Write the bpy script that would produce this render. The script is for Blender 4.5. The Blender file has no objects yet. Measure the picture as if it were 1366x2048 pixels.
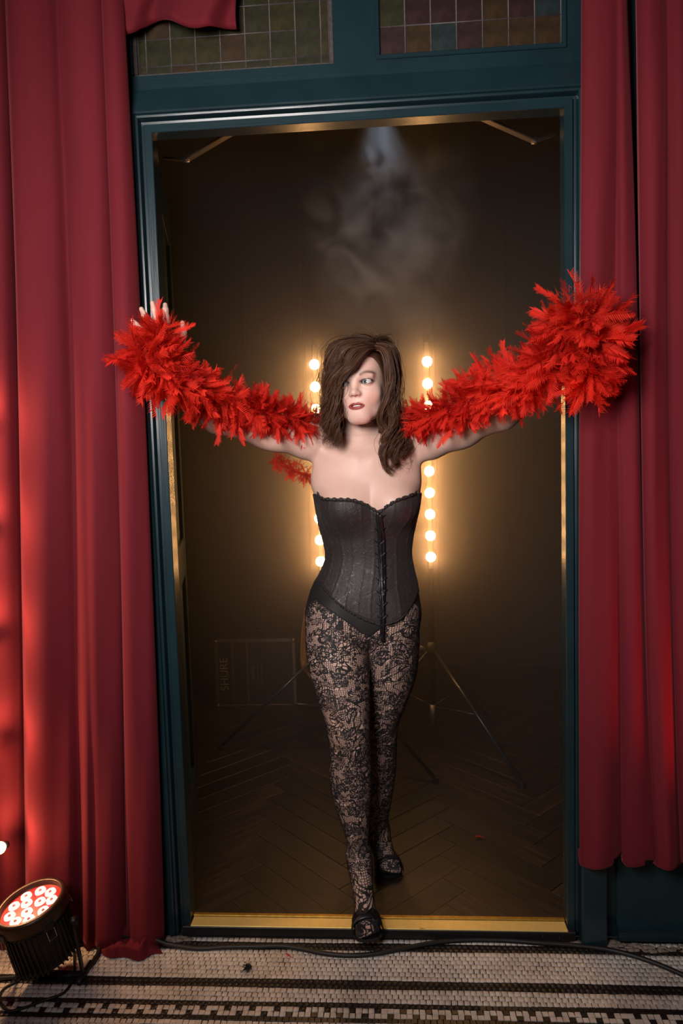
import bpy, math, random
import numpy as np
from mathutils import Vector, Matrix

random.seed(7)
np.random.seed(7)
sc = bpy.context.scene
col = sc.collection

# ------------------------------------------------------------------ camera
F_PX = 1422.0
CAM = np.array([0.068, -1.95, 1.387])
YAW, PITCH, ROLL = 0.0675, -0.082, 0.0296


def cam_rot():
    cy, sy = math.cos(YAW), math.sin(YAW)
    cp, sp = math.cos(PITCH), math.sin(PITCH)
    cr, sr = math.cos(ROLL), math.sin(ROLL)
    rz = np.array([[cy, -sy, 0], [sy, cy, 0], [0, 0, 1]])
    rx = np.array([[1, 0, 0], [0, cp, -sp], [0, sp, cp]])
    ry = np.array([[cr, 0, sr], [0, 1, 0], [-sr, 0, cr]])
    return rz @ rx @ ry


RC = cam_rot()
cam_data = bpy.data.cameras.new('camera')
cam = bpy.data.objects.new('camera', cam_data)
col.objects.link(cam)
cam_data.sensor_fit = 'VERTICAL'
cam_data.sensor_height = 36.0
cam_data.lens = F_PX / 2048.0 * 36.0
cam_data.clip_start = 0.05
m4 = Matrix.Identity(4)
for i in range(3):
    m4[i][0] = RC[i, 0]
    m4[i][1] = RC[i, 2]
    m4[i][2] = -RC[i, 1]
    m4[i][3] = CAM[i]
cam.matrix_world = m4
sc.camera = cam


def ray(px, py):
    return RC @ np.array([(px - 683.0) / F_PX, 1.0, (1024.0 - py) / F_PX])


def at(px, py, Y):
    """point of the plane y = Y seen at that pixel"""
    d = ray(px, py)
    return CAM + d * ((Y - CAM[1]) / d[1])


def atz(px, py, Z):
    d = ray(px, py)
    return CAM + d * ((Z - CAM[2]) / d[2])


def ppm(p):
    """pixels per metre at a point"""
    return F_PX / ((np.asarray(p) - CAM) @ RC)[1]


# ------------------------------------------------------------------ world, exposure, large lights
world = bpy.data.worlds.new('world')
sc.world = world
world.use_nodes = True
world.node_tree.nodes['Background'].inputs[0].default_value = (0.55, 0.5, 0.6, 1)
world.node_tree.nodes['Background'].inputs[1].default_value = 0.02
sc.view_settings.view_transform = 'Standard'
sc.view_settings.look = 'None'
sc.view_settings.gamma = 1.0
sc.view_settings.use_curve_mapping = False
sc.view_settings.exposure = 0.0
sc.cycles.use_denoising = True
sc.cycles.max_bounces = 5
sc.cycles.transparent_max_bounces = 24
sc.cycles.volume_bounces = 0
sc.cycles.sample_clamp_indirect = 6.0
sc.cycles.caustics_reflective = False
sc.cycles.caustics_refractive = False


def lamp(name, kind, loc, energy, color, target=None, **kw):
    d = bpy.data.lights.new(name, kind)
    d.energy = energy
    d.color = color
    for k, v in kw.items():
        setattr(d, k, v)
    o = bpy.data.objects.new(name, d)
    col.objects.link(o)
    o.location = loc
    if target is not None:
        o.rotation_euler = (Vector(target) - Vector(loc)).to_track_quat('-Z', 'Y').to_euler()
    return o


# the photographer's softbox, high on the left of the camera and aimed at the upper body
lamp('softbox', 'AREA', (-0.55, -1.95, 1.95), 20.0, (1.0, 0.92, 0.88), (0.05, 0.15, 1.66),
     shape='RECTANGLE', size=0.7, size_y=0.7, spread=math.radians(98))


# ------------------------------------------------------------------ helpers
def tag(o, label=None, cat=None, group=None, kind=None):
    if label:
        o['label'] = label
    if cat:
        o['category'] = cat
    if group:
        o['group'] = group
    if kind:
        o['kind'] = kind
    return o


def empty(name, loc=(0, 0, 0), rot=(0, 0, 0), parent=None):
    o = bpy.data.objects.new(name, None)
    o.empty_display_size = 0.05
    o.location = loc
    o.rotation_euler = rot
    o.parent = parent
    col.objects.link(o)
    return o


def mesh_from(name, v, f, smooth=False):
    """v: (n,3) array, f: list of index tuples or (m,k) array"""
    me = bpy.data.meshes.new(name)
    v = np.asarray(v, dtype=np.float32)
    if isinstance(f, np.ndarray):
        k = f.shape[1]
        me.vertices.add(len(v))
        me.vertices.foreach_set('co', v.ravel())
        me.loops.add(f.size)
        me.loops.foreach_set('vertex_index', f.astype(np.int32).ravel())
        me.polygons.add(len(f))
        me.polygons.foreach_set('loop_start', np.arange(0, f.size, k, dtype=np.int32))
        me.update(calc_edges=True)
        me.validate()
    else:
        me.from_pydata([tuple(map(float, p)) for p in v], [], [tuple(map(int, q)) for q in f])
        me.update()
    if smooth:
        me.polygons.foreach_set('use_smooth', np.ones(len(me.polygons), dtype=bool))
    return me


def link(name, me, mat, parent=None, loc=None, rot=None):
    if mat is not None and not me.materials:
        me.materials.append(mat)
    o = bpy.data.objects.new(name, me)
    o.parent = parent
    if loc is not None:
        o.location = loc
    if rot is not None:
        o.rotation_euler = rot
    col.objects.link(o)
    return o


class MB:
    """collects shapes for ONE mesh"""

    def __init__(self):
        self.v, self.f, self.n = [], [], 0

    def add(self, v, f):
        v = np.asarray(v, dtype=float)
        self.v.append(v)
        self.f += [tuple(i + self.n for i in q) for q in f]
        self.n += len(v)
        return self

    def box(self, lo, hi, bev=0.0):
        (x0, y0, z0), (x1, y1, z1) = lo, hi
        if bev <= 0:
            v = [(x, y, z) for x in (x0, x1) for y in (y0, y1) for z in (z0, z1)]
            f = [(0, 1, 3, 2), (4, 6, 7, 5), (0, 4, 5, 1), (2, 3, 7, 6), (0, 2, 6, 4), (1, 5, 7, 3)]
            return self.add(v, f)
        b = bev
        v, f, idx = [], [], {}
        for i, x in enumerate((x0, x1)):
            for j, y in enumerate((y0, y1)):
                for k, z in enumerate((z0, z1)):
                    sx, sy, sz = (1, -1)[i], (1, -1)[j], (1, -1)[k]
                    for a in range(3):
                        p = [x + sx * b, y + sy * b, z + sz * b]
                        p[a] = (x, y, z)[a]
                        idx[(i, j, k, a)] = len(v)
                        v.append(p)
        I = idx
        for a in range(3):
            b1, c1 = [q for q in range(3) if q != a]
            for s in (0, 1):
                q = []
                for (u, w) in ((0, 0), (1, 0), (1, 1), (0, 1)):
                    t = [0, 0, 0]
                    t[a], t[b1], t[c1] = s, u, w
                    q.append(I[(*t, a)])
                f.append(tuple(q))
        for a in range(3):
            b1, c1 = [q for q in range(3) if q != a]
            for u in (0, 1):
                for w in (0, 1):
                    t0, t1 = [0, 0, 0], [0, 0, 0]
                    t0[b1], t0[c1], t0[a] = u, w, 0
                    t1[b1], t1[c1], t1[a] = u, w, 1
                    f.append((I[(*t0, b1)], I[(*t1, b1)], I[(*t1, c1)], I[(*t0, c1)]))
        for t in [(i, j, k) for i in (0, 1) for j in (0, 1) for k in (0, 1)]:
            f.append((I[(*t, 0)], I[(*t, 1)], I[(*t, 2)]))
        return self.add(v, f)

    def tube(self, pts, r, n=10, cap=True, flat=1.0):
        """round tube through points; r a number or a list"""
        pts = np.asarray(pts, dtype=float)
        m = len(pts)
        rr = np.full(m, r) if np.isscalar(r) else np.asarray(r, dtype=float)
        tan = np.gradient(pts, axis=0)
        tan /= np.linalg.norm(tan, axis=1)[:, None] + 1e-12
        up = np.array([0, 0, 1.0]) if abs(tan[0][2]) < 0.9 else np.array([1.0, 0, 0])
        a = np.cross(tan[0], up)
        a /= np.linalg.norm(a)
        v = []
        for i in range(m):
            a = a - tan[i] * (a @ tan[i])
            a /= np.linalg.norm(a) + 1e-12
            b = np.cross(tan[i], a)
            for k in range(n):
                t = 2 * math.pi * k / n
                v.append(pts[i] + rr[i] * (math.cos(t) * a + flat * math.sin(t) * b))
        f = []
        for i in range(m - 1):
            for k in range(n):
                k2 = (k + 1) % n
                f.append((i * n + k, i * n + k2, (i + 1) * n + k2, (i + 1) * n + k))
        if cap:
            f.append(tuple(range(n - 1, -1, -1)))
            f.append(tuple((m - 1) * n + k for k in range(n)))
        return self.add(v, f)

    def lathe(self, prof, n=24, mat=None):
        """profile of (radius, z) spun about z; mat a 4x4 numpy matrix"""
        v, f = [], []
        m = len(prof)
        for (r, z) in prof:
            for k in range(n):
                t = 2 * math.pi * k / n
                v.append((r * math.cos(t), r * math.sin(t), z))
        for i in range(m - 1):
            for k in range(n):
                k2 = (k + 1) % n
                f.append((i * n + k, i * n + k2, (i + 1) * n + k2, (i + 1) * n + k))
        if prof[0][0] > 1e-6:
            f.append(tuple(range(n - 1, -1, -1)))
        if prof[-1][0] > 1e-6:
            f.append(tuple((m - 1) * n + k for k in range(n)))
        v = np.array(v)
        if mat is not None:
            v = v @ mat[:3, :3].T + mat[:3, 3]
        return self.add(v, f)

    def prism(self, prof, ax, lo, hi):
        """closed polygon prof (2-D) extruded along axis ax from lo to hi"""
        n = len(prof)
        v = []
        for e in (lo, hi):
            for (p, q) in prof:
                t = [p, q]
                t.insert(ax, e)
                v.append(t)
        f = [(i, (i + 1) % n, n + (i + 1) % n, n + i) for i in range(n)]
        f += [tuple(range(n - 1, -1, -1)), tuple(range(n, 2 * n))]
        return self.add(v, f)

    def mesh(self, name, smooth=False):
        return mesh_from(name, np.concatenate(self.v), self.f, smooth)

    def build(self, name, mat, parent=None, smooth=False, **kw):
        return link(name, self.mesh(name, smooth), mat, parent, **kw)


def smooth_by_angle(o, ang=0.6):
    me = o.data
    me.polygons.foreach_set('use_smooth', np.ones(len(me.polygons), dtype=bool))
    me.set_sharp_from_angle(angle=ang)


def spline(pts, n):
    """Catmull-Rom through rows of pts, n samples"""
    p = np.asarray(pts, dtype=float)
    m = len(p)
    q = np.vstack([2 * p[0] - p[1], p, 2 * p[-1] - p[-2]])
    t = np.linspace(0, m - 1 - 1e-9, n)
    i = t.astype(int)
    u = (t - i)[:, None]
    a, b, c, d = q[i], q[i + 1], q[i + 2], q[i + 3]
    return 0.5 * (2 * b + (c - a) * u + (2 * a - 5 * b + 4 * c - d) * u ** 2 + (3 * b - 3 * c + d - a) * u ** 3)


# ------------------------------------------------------------------ materials
class NT:
    def __init__(self, name):
        self.m = bpy.data.materials.new(name)
        self.m.use_nodes = True
        self.t = self.m.node_tree
        self.b = self.t.nodes['Principled BSDF']
        self.out = self.t.nodes['Material Output']

    def n(self, typ, **kw):
        o = self.t.nodes.new(typ)
        for k, v in kw.items():
            if k in o.inputs:
                o.inputs[k].default_value = v
            else:
                setattr(o, k, v)
        return o

    def l(self, a, b):
        self.t.links.new(a, b)

    def coord(self, scale=(1, 1, 1), kind='Object'):
        c = self.n('ShaderNodeTexCoord')
        mp = self.n('ShaderNodeMapping')
        mp.inputs['Scale'].default_value = scale
        self.l(c.outputs[kind], mp.inputs[0])
        return mp.outputs[0]

    def noise(self, vec, scale, detail=3, rough=0.55):
        t = self.n('ShaderNodeTexNoise', Scale=scale, Detail=detail, Roughness=rough)
        self.l(vec, t.inputs['Vector'])
        return t.outputs[0]

    def ramp(self, fac, stops):
        r = self.n('ShaderNodeValToRGB')
        e = r.color_ramp.elements
        while len(e) < len(stops):
            e.new(0.5)
        for i, (p, c) in enumerate(stops):
            e[i].position = p
            e[i].color = (*c, 1) if len(c) == 3 else c
        self.l(fac, r.inputs[0])
        return r.outputs[0]

    def bump(self, h, strength, dist):
        b = self.n('ShaderNodeBump', Strength=strength, Distance=dist)
        self.l(h, b.inputs['Height'])
        self.l(b.outputs[0], self.b.inputs['Normal'])

    def set(self, **kw):
        for k, v in kw.items():
            k = k.replace('_', ' ')
            i = self.b.inputs[k]
            i.default_value = (*v, 1) if isinstance(v, tuple) and len(v) == 3 and i.type == 'RGBA' else v
        return self


def plain(name, colr, rough=0.5, metal=0.0, var=0.12, scale=30, bump=0.0, **kw):
    t = NT(name)
    v = t.coord()
    n = t.noise(v, scale)
    c0 = tuple(c * (1 - var) for c in colr)
    c1 = tuple(min(1, c * (1 + var)) for c in colr)
    t.l(t.ramp(n, [(0.3, c0), (0.7, c1)]), t.b.inputs['Base Color'])
    t.set(Roughness=rough, Metallic=metal, **kw)
    if bump:
        t.bump(n, bump, 0.002)
    return t.m


def emit(name, colr, strength):
    t = NT(name)
    t.set(Base_Color=(0, 0, 0), Emission_Color=colr, Emission_Strength=strength, Roughness=0.4)
    return t.m


def paint_mat(name, colr, rough=0.3, streak=(40, 40, 2.5), b=0.35):
    t = NT(name)
    v = t.coord(streak)
    n = t.noise(v, 3.0, 4)
    n2 = t.noise(t.coord(), 6.0, 2)
    t.l(t.ramp(n2, [(0.3, tuple(c * 0.85 for c in colr)), (0.7, tuple(c * 1.12 for c in colr))]),
        t.b.inputs['Base Color'])
    t.set(Roughness=rough)
    t.bump(n, b, 0.0012)
    return t.m


TEAL = (0.0105, 0.029, 0.037)
M = {}
M['teal_v'] = paint_mat('teal gloss paint upright', TEAL, 0.27)
M['teal_h'] = paint_mat('teal gloss paint level', TEAL, 0.27, (2.5, 40, 40))
M['teal_dark'] = paint_mat('teal paint panel', (0.008, 0.03, 0.036), 0.4)
M['brass'] = plain('brass strip', (0.86, 0.66, 0.24), 0.45, 0.35, 0.05, 60)
M['brass_dark'] = plain('worn brass rail', (0.42, 0.25, 0.04), 0.45, 0.7, 0.2, 60)
M['black_rubber'] = plain('black rubber', (0.011, 0.010, 0.011), 0.5, 0, 0.25, 90)
M['black_metal'] = plain('black painted metal', (0.010, 0.010, 0.011), 0.4, 0.0, 0.2, 60)
M['steel'] = plain('brushed steel', (0.50, 0.46, 0.42), 0.33, 0.9, 0.1, 80)
M['lead'] = plain('lead came', (0.085, 0.07, 0.07), 0.5, 0.3, 0.25, 90, 0.3)
M['dark_wall'] = plain('dark brown painted wall', (0.020, 0.014, 0.012), 0.7, 0, 0.25, 5)
M['ceiling_in'] = plain('dark ceiling paint', (0.03, 0.022, 0.02), 0.8, 0, 0.15, 5)


def velvet(name, c):
    t = NT(name)
    v = t.coord((1, 1, 1))
    n = t.noise(v, 420, 2)
    n2 = t.noise(t.coord((1, 1, 0.12)), 9, 3)
    cc = t.ramp(n2, [(0.3, tuple(x * 0.86 for x in c)), (0.7, tuple(x * 1.1 for x in c))])
    t.l(cc, t.b.inputs['Base Color'])
    t.set(Roughness=0.85, Sheen_Weight=0.25, Sheen_Roughness=0.4, Sheen_Tint=(1.0, 0.25, 0.3))
    t.b.inputs['Specular IOR Level'].default_value = 0.12
    t.bump(n, 0.25, 0.0006)
    return t.m


M['curtain'] = velvet('red curtain cloth', (0.150, 0.0150, 0.0235))


def wood_mat():
    t = NT('dark oak plank')
    oi = t.n('ShaderNodeObjectInfo')
    mp = t.n('ShaderNodeMapping')
    mp.inputs['Scale'].default_value = (2.5, 34, 34)
    c = t.n('ShaderNodeTexCoord')
    t.l(c.outputs['Object'], mp.inputs[0])
    vm = t.n('ShaderNodeVectorMath', operation='MULTIPLY_ADD')
    t.l(oi.outputs['Random'], vm.inputs[0])
    vm.inputs[1].default_value = (31, 17, 23)
    t.l(mp.outputs[0], vm.inputs[2])
    n = t.noise(vm.outputs[0], 2.0, 5, 0.65)
    cr = t.ramp(n, [(0.30, (0.006, 0.0034, 0.0022)), (0.5, (0.014, 0.0080, 0.0056)), (0.72, (0.038, 0.022, 0.014))])
    hv = t.n('ShaderNodeHueSaturation')
    mr = t.n('ShaderNodeMapRange')
    mr.inputs['To Min'].default_value = 0.6
    mr.inputs['To Max'].default_value = 1.35
    t.l(oi.outputs['Random'], mr.inputs[0])
    t.l(mr.outputs[0], hv.inputs['Value'])
    t.l(cr, hv.inputs['Color'])
    t.l(hv.outputs[0], t.b.inputs['Base Color'])
    t.set(Roughness=0.48)
    t.bump(n, 0.3, 0.0008)
    return t.m


M['wood'] = wood_mat()


def tile_mat(name, stops, rough):
    t = NT(name)
    oi = t.n('ShaderNodeObjectInfo')
    c = t.n('ShaderNodeNewGeometry')
    n = t.noise(c.outputs['Position'], 46, 2)
    n2 = t.noise(c.outputs['Position'], 5, 3)
    a = t.ramp(n, stops)
    b = t.ramp(n2, [(0.28, (0.62, 0.56, 0.52)), (0.55, (1, 1, 1))])
    mx = t.n('ShaderNodeMix', data_type='RGBA', blend_type='MULTIPLY')
    mx.inputs[0].default_value = 0.75
    t.l(a, mx.inputs[6])
    t.l(b, mx.inputs[7])
    t.l(mx.outputs[2], t.b.inputs['Base Color'])
    t.set(Roughness=rough)
    return t.m


M['tile_white'] = tile_mat('ivory mosaic', [(0.3, (0.60, 0.54, 0.50)), (0.7, (0.82, 0.76, 0.71))], 0.45)
M['tile_black'] = tile_mat('black mosaic', [(0.3, (0.013, 0.011, 0.010)), (0.7, (0.030, 0.024, 0.022))], 0.4)
M['grout'] = plain('dark grout', (0.020, 0.015, 0.012), 0.9, 0, 0.3, 40)
M['plaster'] = plain('crumbled mortar', (0.27, 0.21, 0.17), 0.9, 0, 0.5, 120, 0.8)

# ------------------------------------------------------------------ the setting
HW = 0.5427       # half width of the opening
HT = 2.259        # top of the opening
TH = 0.032        # top of the threshold
WALL_TOP = 3.0

# casing profile: (u outward from the opening, y)
CAS = [(0.0, 0.045), (0.0, -0.001), (0.0015, -0.003), (0.0205, -0.003), (0.022, -0.001), (0.023, 0.007), (0.031, 0.005),
       (0.032, -0.012), (0.0335, -0.017), (0.038, -0.018), (0.0395, -0.015), (0.0410, -0.015), (0.043, -0.021),
       (0.047, -0.0235), (0.052, -0.022), (0.112, 0.000), (0.112, 0.045)]


def casing():
    n = len(CAS)
    for side, num in ((-1, 1), (1, 2)):
        v = []
        for top in (False, True):
            for (u, y) in CAS:
                v.append((side * (HW + u), y, (HT + u) if top else 0.0))
        f = [(i, i + 1, n + i + 1, n + i) for i in range(n - 1)] + [(n - 1, 0, n, 2 * n - 1)]
        f += [tuple(range(n)), tuple(range(2 * n - 1, n - 1, -1))]
        if side > 0:
            f = [q[::-1] for q in f]
        o = link('trim_%d' % num, mesh_from('trim', v, f), M['teal_v'])
        tag(o, ['dark teal moulded door jamb beside the curtain that puddles on the floor',
                'dark teal moulded door jamb standing on a square plinth'][num - 1], 'door frame', kind='structure')
        smooth_by_angle(o, 0.5)
    v = []
    for side in (-1, 1):
        for (u, y) in CAS:
            v.append((side * (HW + u), y, HT + u))
    f = [(i, n + i, n + i + 1, i + 1) for i in range(n - 1)] + [(n - 1, 2 * n - 1, n, 0)]
    f += [tuple(range(n - 1, -1, -1)), tuple(range(n, 2 * n))]
    o = link('trim_3', mesh_from('trim', v, f), M['teal_h'])
    tag(o, 'dark teal moulded lintel with a sloped top above the doorway', 'door frame', kind='structure')
    smooth_by_angle(o, 0.5)


casing()
# plinth under the right jamb, with a short pilaster hidden by the curtain
mb = MB()
mb.box((HW + 0.030, -0.045, 0.0), (HW + 0.100, 0.0, 0.33), 0.004)
tag(mb.build('trim_4', M['teal_v']), 'flat teal plinth block at the foot of the door jamb under the short curtain', 'plinth', kind='structure')

# transom windows over the lintel
ZB_L, ZB_R = 2.412, 2.424


def window(num, x0, x1, zb, zt, yg, ncol, nrow, label, cols, border):
    root = empty('window_%d' % num, ((x0 + x1) / 2, yg, zb))
    tag(root, label, 'window', kind='structure')
    cx = (x0 + x1) / 2
    fr = MB()
    t = 0.012
    for (a, b, c, d) in ((x0 - t, x1 + t, zb - t, zb), (x0 - t, x1 + t, zt, zt + t), (x0 - t, x0, zb, zt), (x1, x1 + t, zb, zt)):
        fr.box((a - cx, -0.012, c - zb), (b - cx, 0.012, d - zb), 0.002)
    fr.build('window_frame', M['teal_h'] if num == 2 else M['lead'], root)
    xs = np.linspace(x0 + border, x1 - border, ncol + 1)
    zs = np.linspace(zb + border, zt - border, nrow + 1)
    if border > 0:
        xs = np.concatenate([[x0], xs, [x1]])
        zs = np.concatenate([[zb], zs, [zt]])
    ld = MB()
    for x in xs:
        ld.tube([(x - cx, 0, 0), (x - cx, 0, zt - zb)], 0.0032, 8, flat=0.8)
    for z in zs:
        ld.tube([(x0 - cx, 0, z - zb), (x1 - cx, 0, z - zb)], 0.0032, 8, flat=0.8)
    o = ld.build('lead_came', M['lead'], root, True)
    cache = {}
    rnd = random.Random(num * 13)
    for i in range(len(xs) - 1):
        for j in range(len(zs) - 1):
            w, h = xs[i + 1] - xs[i], zs[j + 1] - zs[j]
            k = (round(w, 4), round(h, 4))
            key = (k, rnd.randrange(len(cols)))
            if key not in cache:
                p = MB().box((-w / 2 + .001, -0.002, -h / 2 + .001), (w / 2 - .001, 0.002, h / 2 - .001), 0.001)
                me = p.mesh('pane')
                me.materials.append(cols[key[1]])
                cache[key] = me
            o = link('pane', cache[key], None, root, loc=((xs[i] + xs[i + 1]) / 2 - cx, 0, (zs[j] + zs[j + 1]) / 2 - zb))
            o.rotation_euler = (rnd.uniform(-.02, .02), 0, rnd.uniform(-.02, .02))


def glass(name, c):
    t = NT(name)
    n = t.noise(t.coord(), 24, 3)
    t.l(t.ramp(n, [(0.3, tuple(x * 0.6 for x in c)), (0.7, tuple(min(1, x * 1.5) for x in c))]), t.b.inputs['Base Color'])
    t.set(Roughness=0.38)
    t.bump(n, 0.3, 0.002)
    return t.m


GL = [glass('cathedral glass %s' % n, c) for n, c in (('olive', (0.030, 0.025, 0.010)), ('umber', (0.036, 0.020, 0.009)),
      ('moss', (0.022, 0.022, 0.009)), ('plum', (0.028, 0.013, 0.012)), ('slate', (0.016, 0.026, 0.026)))]
pl0, pl1 = at(279, 150, 0.03), at(660, 132, 0.03)
pr0, pr1 = at(760, 110, 0.01), at(1122, 92, 0.01)
window(1, pl0[0], pl1[0], (pl0[2] + pl1[2]) / 2, (pl0[2] + pl1[2]) / 2 + 0.46, 0.03, 7, 6,
       'leaded window of olive glass half covered by the red swag', [GL[0], GL[2], GL[0], GL[2], GL[1]], 0.022)
window(2, pr0[0], pr1[0], (pr0[2] + pr1[2]) / 2, (pr0[2] + pr1[2]) / 2 + 0.43, 0.01, 7, 6,
       'leaded window of brown, olive and slate coloured glass squares', [GL[1], GL[3], GL[1], GL[2], GL[4], GL[3]], 0.0)

# front wall around the doorway: rail, mullion, sides
zl, zr = (pl0[2] + pl1[2]) / 2 - 0.012, (pr0[2] + pr1[2]) / 2 - 0.012
wf = MB()
wf.box((-2.2, 0.004, HT + 0.10), (pl0[0] - 0.012, 0.12, WALL_TOP))
wf.box((pl0[0] - 0.012, 0.004, HT + 0.10), (pl1[0] + 0.012, 0.12, zl))
wf.box((pl1[0] + 0.012, 0.004, HT + 0.10), (pr0[0] - 0.012, 0.12, WALL_TOP))
wf.box((pr0[0] - 0.012, 0.004, HT + 0.10), (pr1[0] + 0.012, 0.12, zr))
wf.box((pr1[0] + 0.012, 0.004, HT + 0.10), (2.2, 0.12, WALL_TOP))
wf.box((pl0[0] - 0.012, 0.004, zl + 0.484), (pl1[0] + 0.012, 0.12, WALL_TOP))
wf.box((pr0[0] - 0.012, 0.004, zr + 0.454), (pr1[0] + 0.012, 0.12, WALL_TOP))
wf.box((-2.2, 0.004, 0.0), (-HW - 0.10, 0.12, HT + 0.10))
wf.box((HW + 0.10, 0.004, 0.0), (2.2, 0.12, HT + 0.10))
o = wf.build('wall_front', M['teal_h'])
tag(o, 'dark teal painted wall carrying the doorway and the leaded windows', 'wall', kind='structure')
# low panel and base moulding right of the doorway
pb = MB()
pb.box((HW + 0.135, -0.006, 0.035), (2.0, 0.004, 0.75), 0.003)
tag(pb.build('wall_panel', M['teal_dark']), 'flat dark teal panel under the hem of the short curtains', 'wall panel', kind='structure')
bb = MB()
bb.prism([(-0.030, 0.010), (-0.030, 0.020), (-0.022, 0.030), (-0.022, 0.036), (-0.012, 0.042), (-0.006, 0.055), (0.004, 0.055), (0.004, 0.010)],
         0, HW + 0.135, 2.0)
tag(bb.build('baseboard_right', M['teal_h']), 'narrow teal base moulding under the dark panel', 'baseboard', kind='structure')
# mortar crumbs along the foot of the wall
pm = MB()
rnd = random.Random(4)


def crumb_strip(x0, x1, y0, y1, n):
    for i in range(n):
        x, y = rnd.uniform(x0, x1), rnd.uniform(y0, y1)
        r = rnd.uniform(0.004, 0.011)
        pm.lathe([(0.0001, r * 0.5), (r * 0.7, r * 0.32), (r, 0.0)], 6, np.array(
            [[1.6, 0, 0, x], [0, 0.9, 0, y], [0, 0, 0.7, 0.0], [0, 0, 0, 1.0]]))


crumb_strip(HW + 0.13, 1.4, -0.055, -0.028, 150)
crumb_strip(HW + 0.006, HW + 0.03, -0.045, -0.018, 16)
crumb_strip(HW + 0.10, HW + 0.13, -0.05, -0.01, 20)
crumb_strip(-HW - 0.07, -HW + 0.01, -0.05, -0.028, 26)
tag(pm.build('mortar_crumbs', M['plaster'], None, True), 'pale crumbled mortar along the foot of the teal wall', 'mortar', kind='stuff')

# threshold
th = MB().box((-HW - 0.02, -0.022, 0.0), (HW + 0.02, 0.10, TH - 0.004), 0.002)
tr = th.build('threshold_sill', M['black_rubber'])
tag(tr, 'black door sill with a yellow brass strip along its top', 'threshold', kind='structure')
MB().box((-HW + 0.004, -0.022, TH - 0.004), (HW - 0.002, 0.020, TH), 0.001).build('brass_strip', M['brass'], tr)
MB().box((-HW, 0.020, TH - 0.004), (HW, 0.034, TH + 0.004), 0.002).build('brass_rail', M['brass_dark'], tr)
for sx, sy in ((0.47, 0.016), (0.515, 0.012)):
    MB().box((sx, -0.0228, sy - 0.004), (sx + 0.0012, -0.0220, sy + 0.004)).build('screw', M['steel'], tr)

# mosaic floor
TILE = 0.0158
fl = MB().box((-2.2, -2.6, -0.06), (2.2, 0.004, -0.0025))
floor = fl.build('floor', M['grout'])
tag(floor, 'ivory and black mosaic tile floor with striped borders', 'floor', kind='structure')
# rows from the sill towards the camera: w white, b black, c / d the two chequer rows, g the bottom band
ROWS = 'wbbwwwwwwwbbwwwbcdbwwggwwwww' + 'w' * 50
rnd = random.Random(21)


def tile_shape(r2, w, d):
    j = lambda s: r2.uniform(-s, s)
    x0, x1, y0, y1 = -w / 2, w / 2, -d / 2, d / 2
    top = [(x0 + j(.0009), y0 + j(.0008)), (x1 + j(.0009), y0 + j(.0008)), (x1 + j(.0009), y1 + j(.0008)), (x0 + j(.0009), y1 + j(.0008))]
    v = [(x, y, -0.006) for x, y in top] + [(x * 1.0, y * 1.0, -0.0006) for x, y in top] + [(x * 0.93, y * 0.93, 0.0) for x, y in top]
    f = [(8, 9, 10, 11)]
    for k in range(4):
        k2 = (k + 1) % 4
        f += [(k, k2, 4 + k2, 4 + k), (4 + k, 4 + k2, 8 + k2, 8 + k)]
    return np.array(v), f


variants = [tile_shape(rnd, TILE - 0.0018, TILE - 0.0018) for _ in range(10)]
y = -0.0235 - TILE * 0.62
Y_FIRST = y
ph_x = atz(503, 2000, 0)[0]
spots = []
for r, kind in enumerate(ROWS):
    off = (r * 0.37 % 1.0) * TILE if kind in 'wb' else 0
    n = int(3.3 / TILE)
    for i in range(-n // 2, n // 2):
        x = i * TILE + off + ph_x + TILE / 2
        yy = y + 0.0035 * math.sin(x * 1.7 + 0.5) + 0.001 * math.sin(x * 9 + r)
        if kind == 'w':
            c = 0
        elif kind == 'b':
            c = 1
        elif kind == 'c':
            c = 1 if i % 4 == 0 else 0
        elif kind == 'd':
            c = 1 if i % 4 == 2 else 0
        else:
            c = 0 if i in (-2, -1) else 1
        if c == 0 and rnd.random() < 0.006:
            c = 1 if rnd.random() < .3 else 0
        spots.append((x, yy, c, rnd.randrange(10), rnd.uniform(-0.0005, 0.0003)))
    y -= TILE


def seen_px(p):
    q = (np.asarray(p) - CAM) @ RC
    return 683 + F_PX * q[0] / q[1], 1024 - F_PX * q[2] / q[1], q[1]


vis = []
for k, s in enumerate(spots):
    a, b, d = seen_px((s[0], s[1], 0))
    if -10 < a < 1376 and b < 2052:
        vis.append((d, k))
vis.sort()
near = [k for d, k in vis[:300]]
nearset = set(near)
tm = {}
for c in (0, 1):
    for q in range(10):
        me = mesh_from('mosaic_tile', variants[q][0], variants[q][1])
        me.materials.append(M['tile_white'] if c == 0 else M['tile_black'])
        tm[(c, q)] = me
for k in near:
    x, yy, c, q, dz = spots[k]
    link('mosaic_tile', tm[(c, q)], None, floor, loc=(x, yy, dz))
for c, nm in ((0, 'ivory_tiles'), (1, 'black_tiles')):
    V, Fq = [], []
    base = 0
    for k, (x, yy, cc, q, dz) in enumerate(spots):
        if cc == c and k not in nearset:
            v, f = variants[q]
            V.append(v + np.array([x, yy, dz]))
            Fq.append(np.array(f) + base)
            base += len(v)
    o = link(nm, mesh_from(nm, np.concatenate(V), np.concatenate(Fq)), M['tile_white'] if c == 0 else M['tile_black'], floor)
    o['kind'] = 'stuff'

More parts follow.
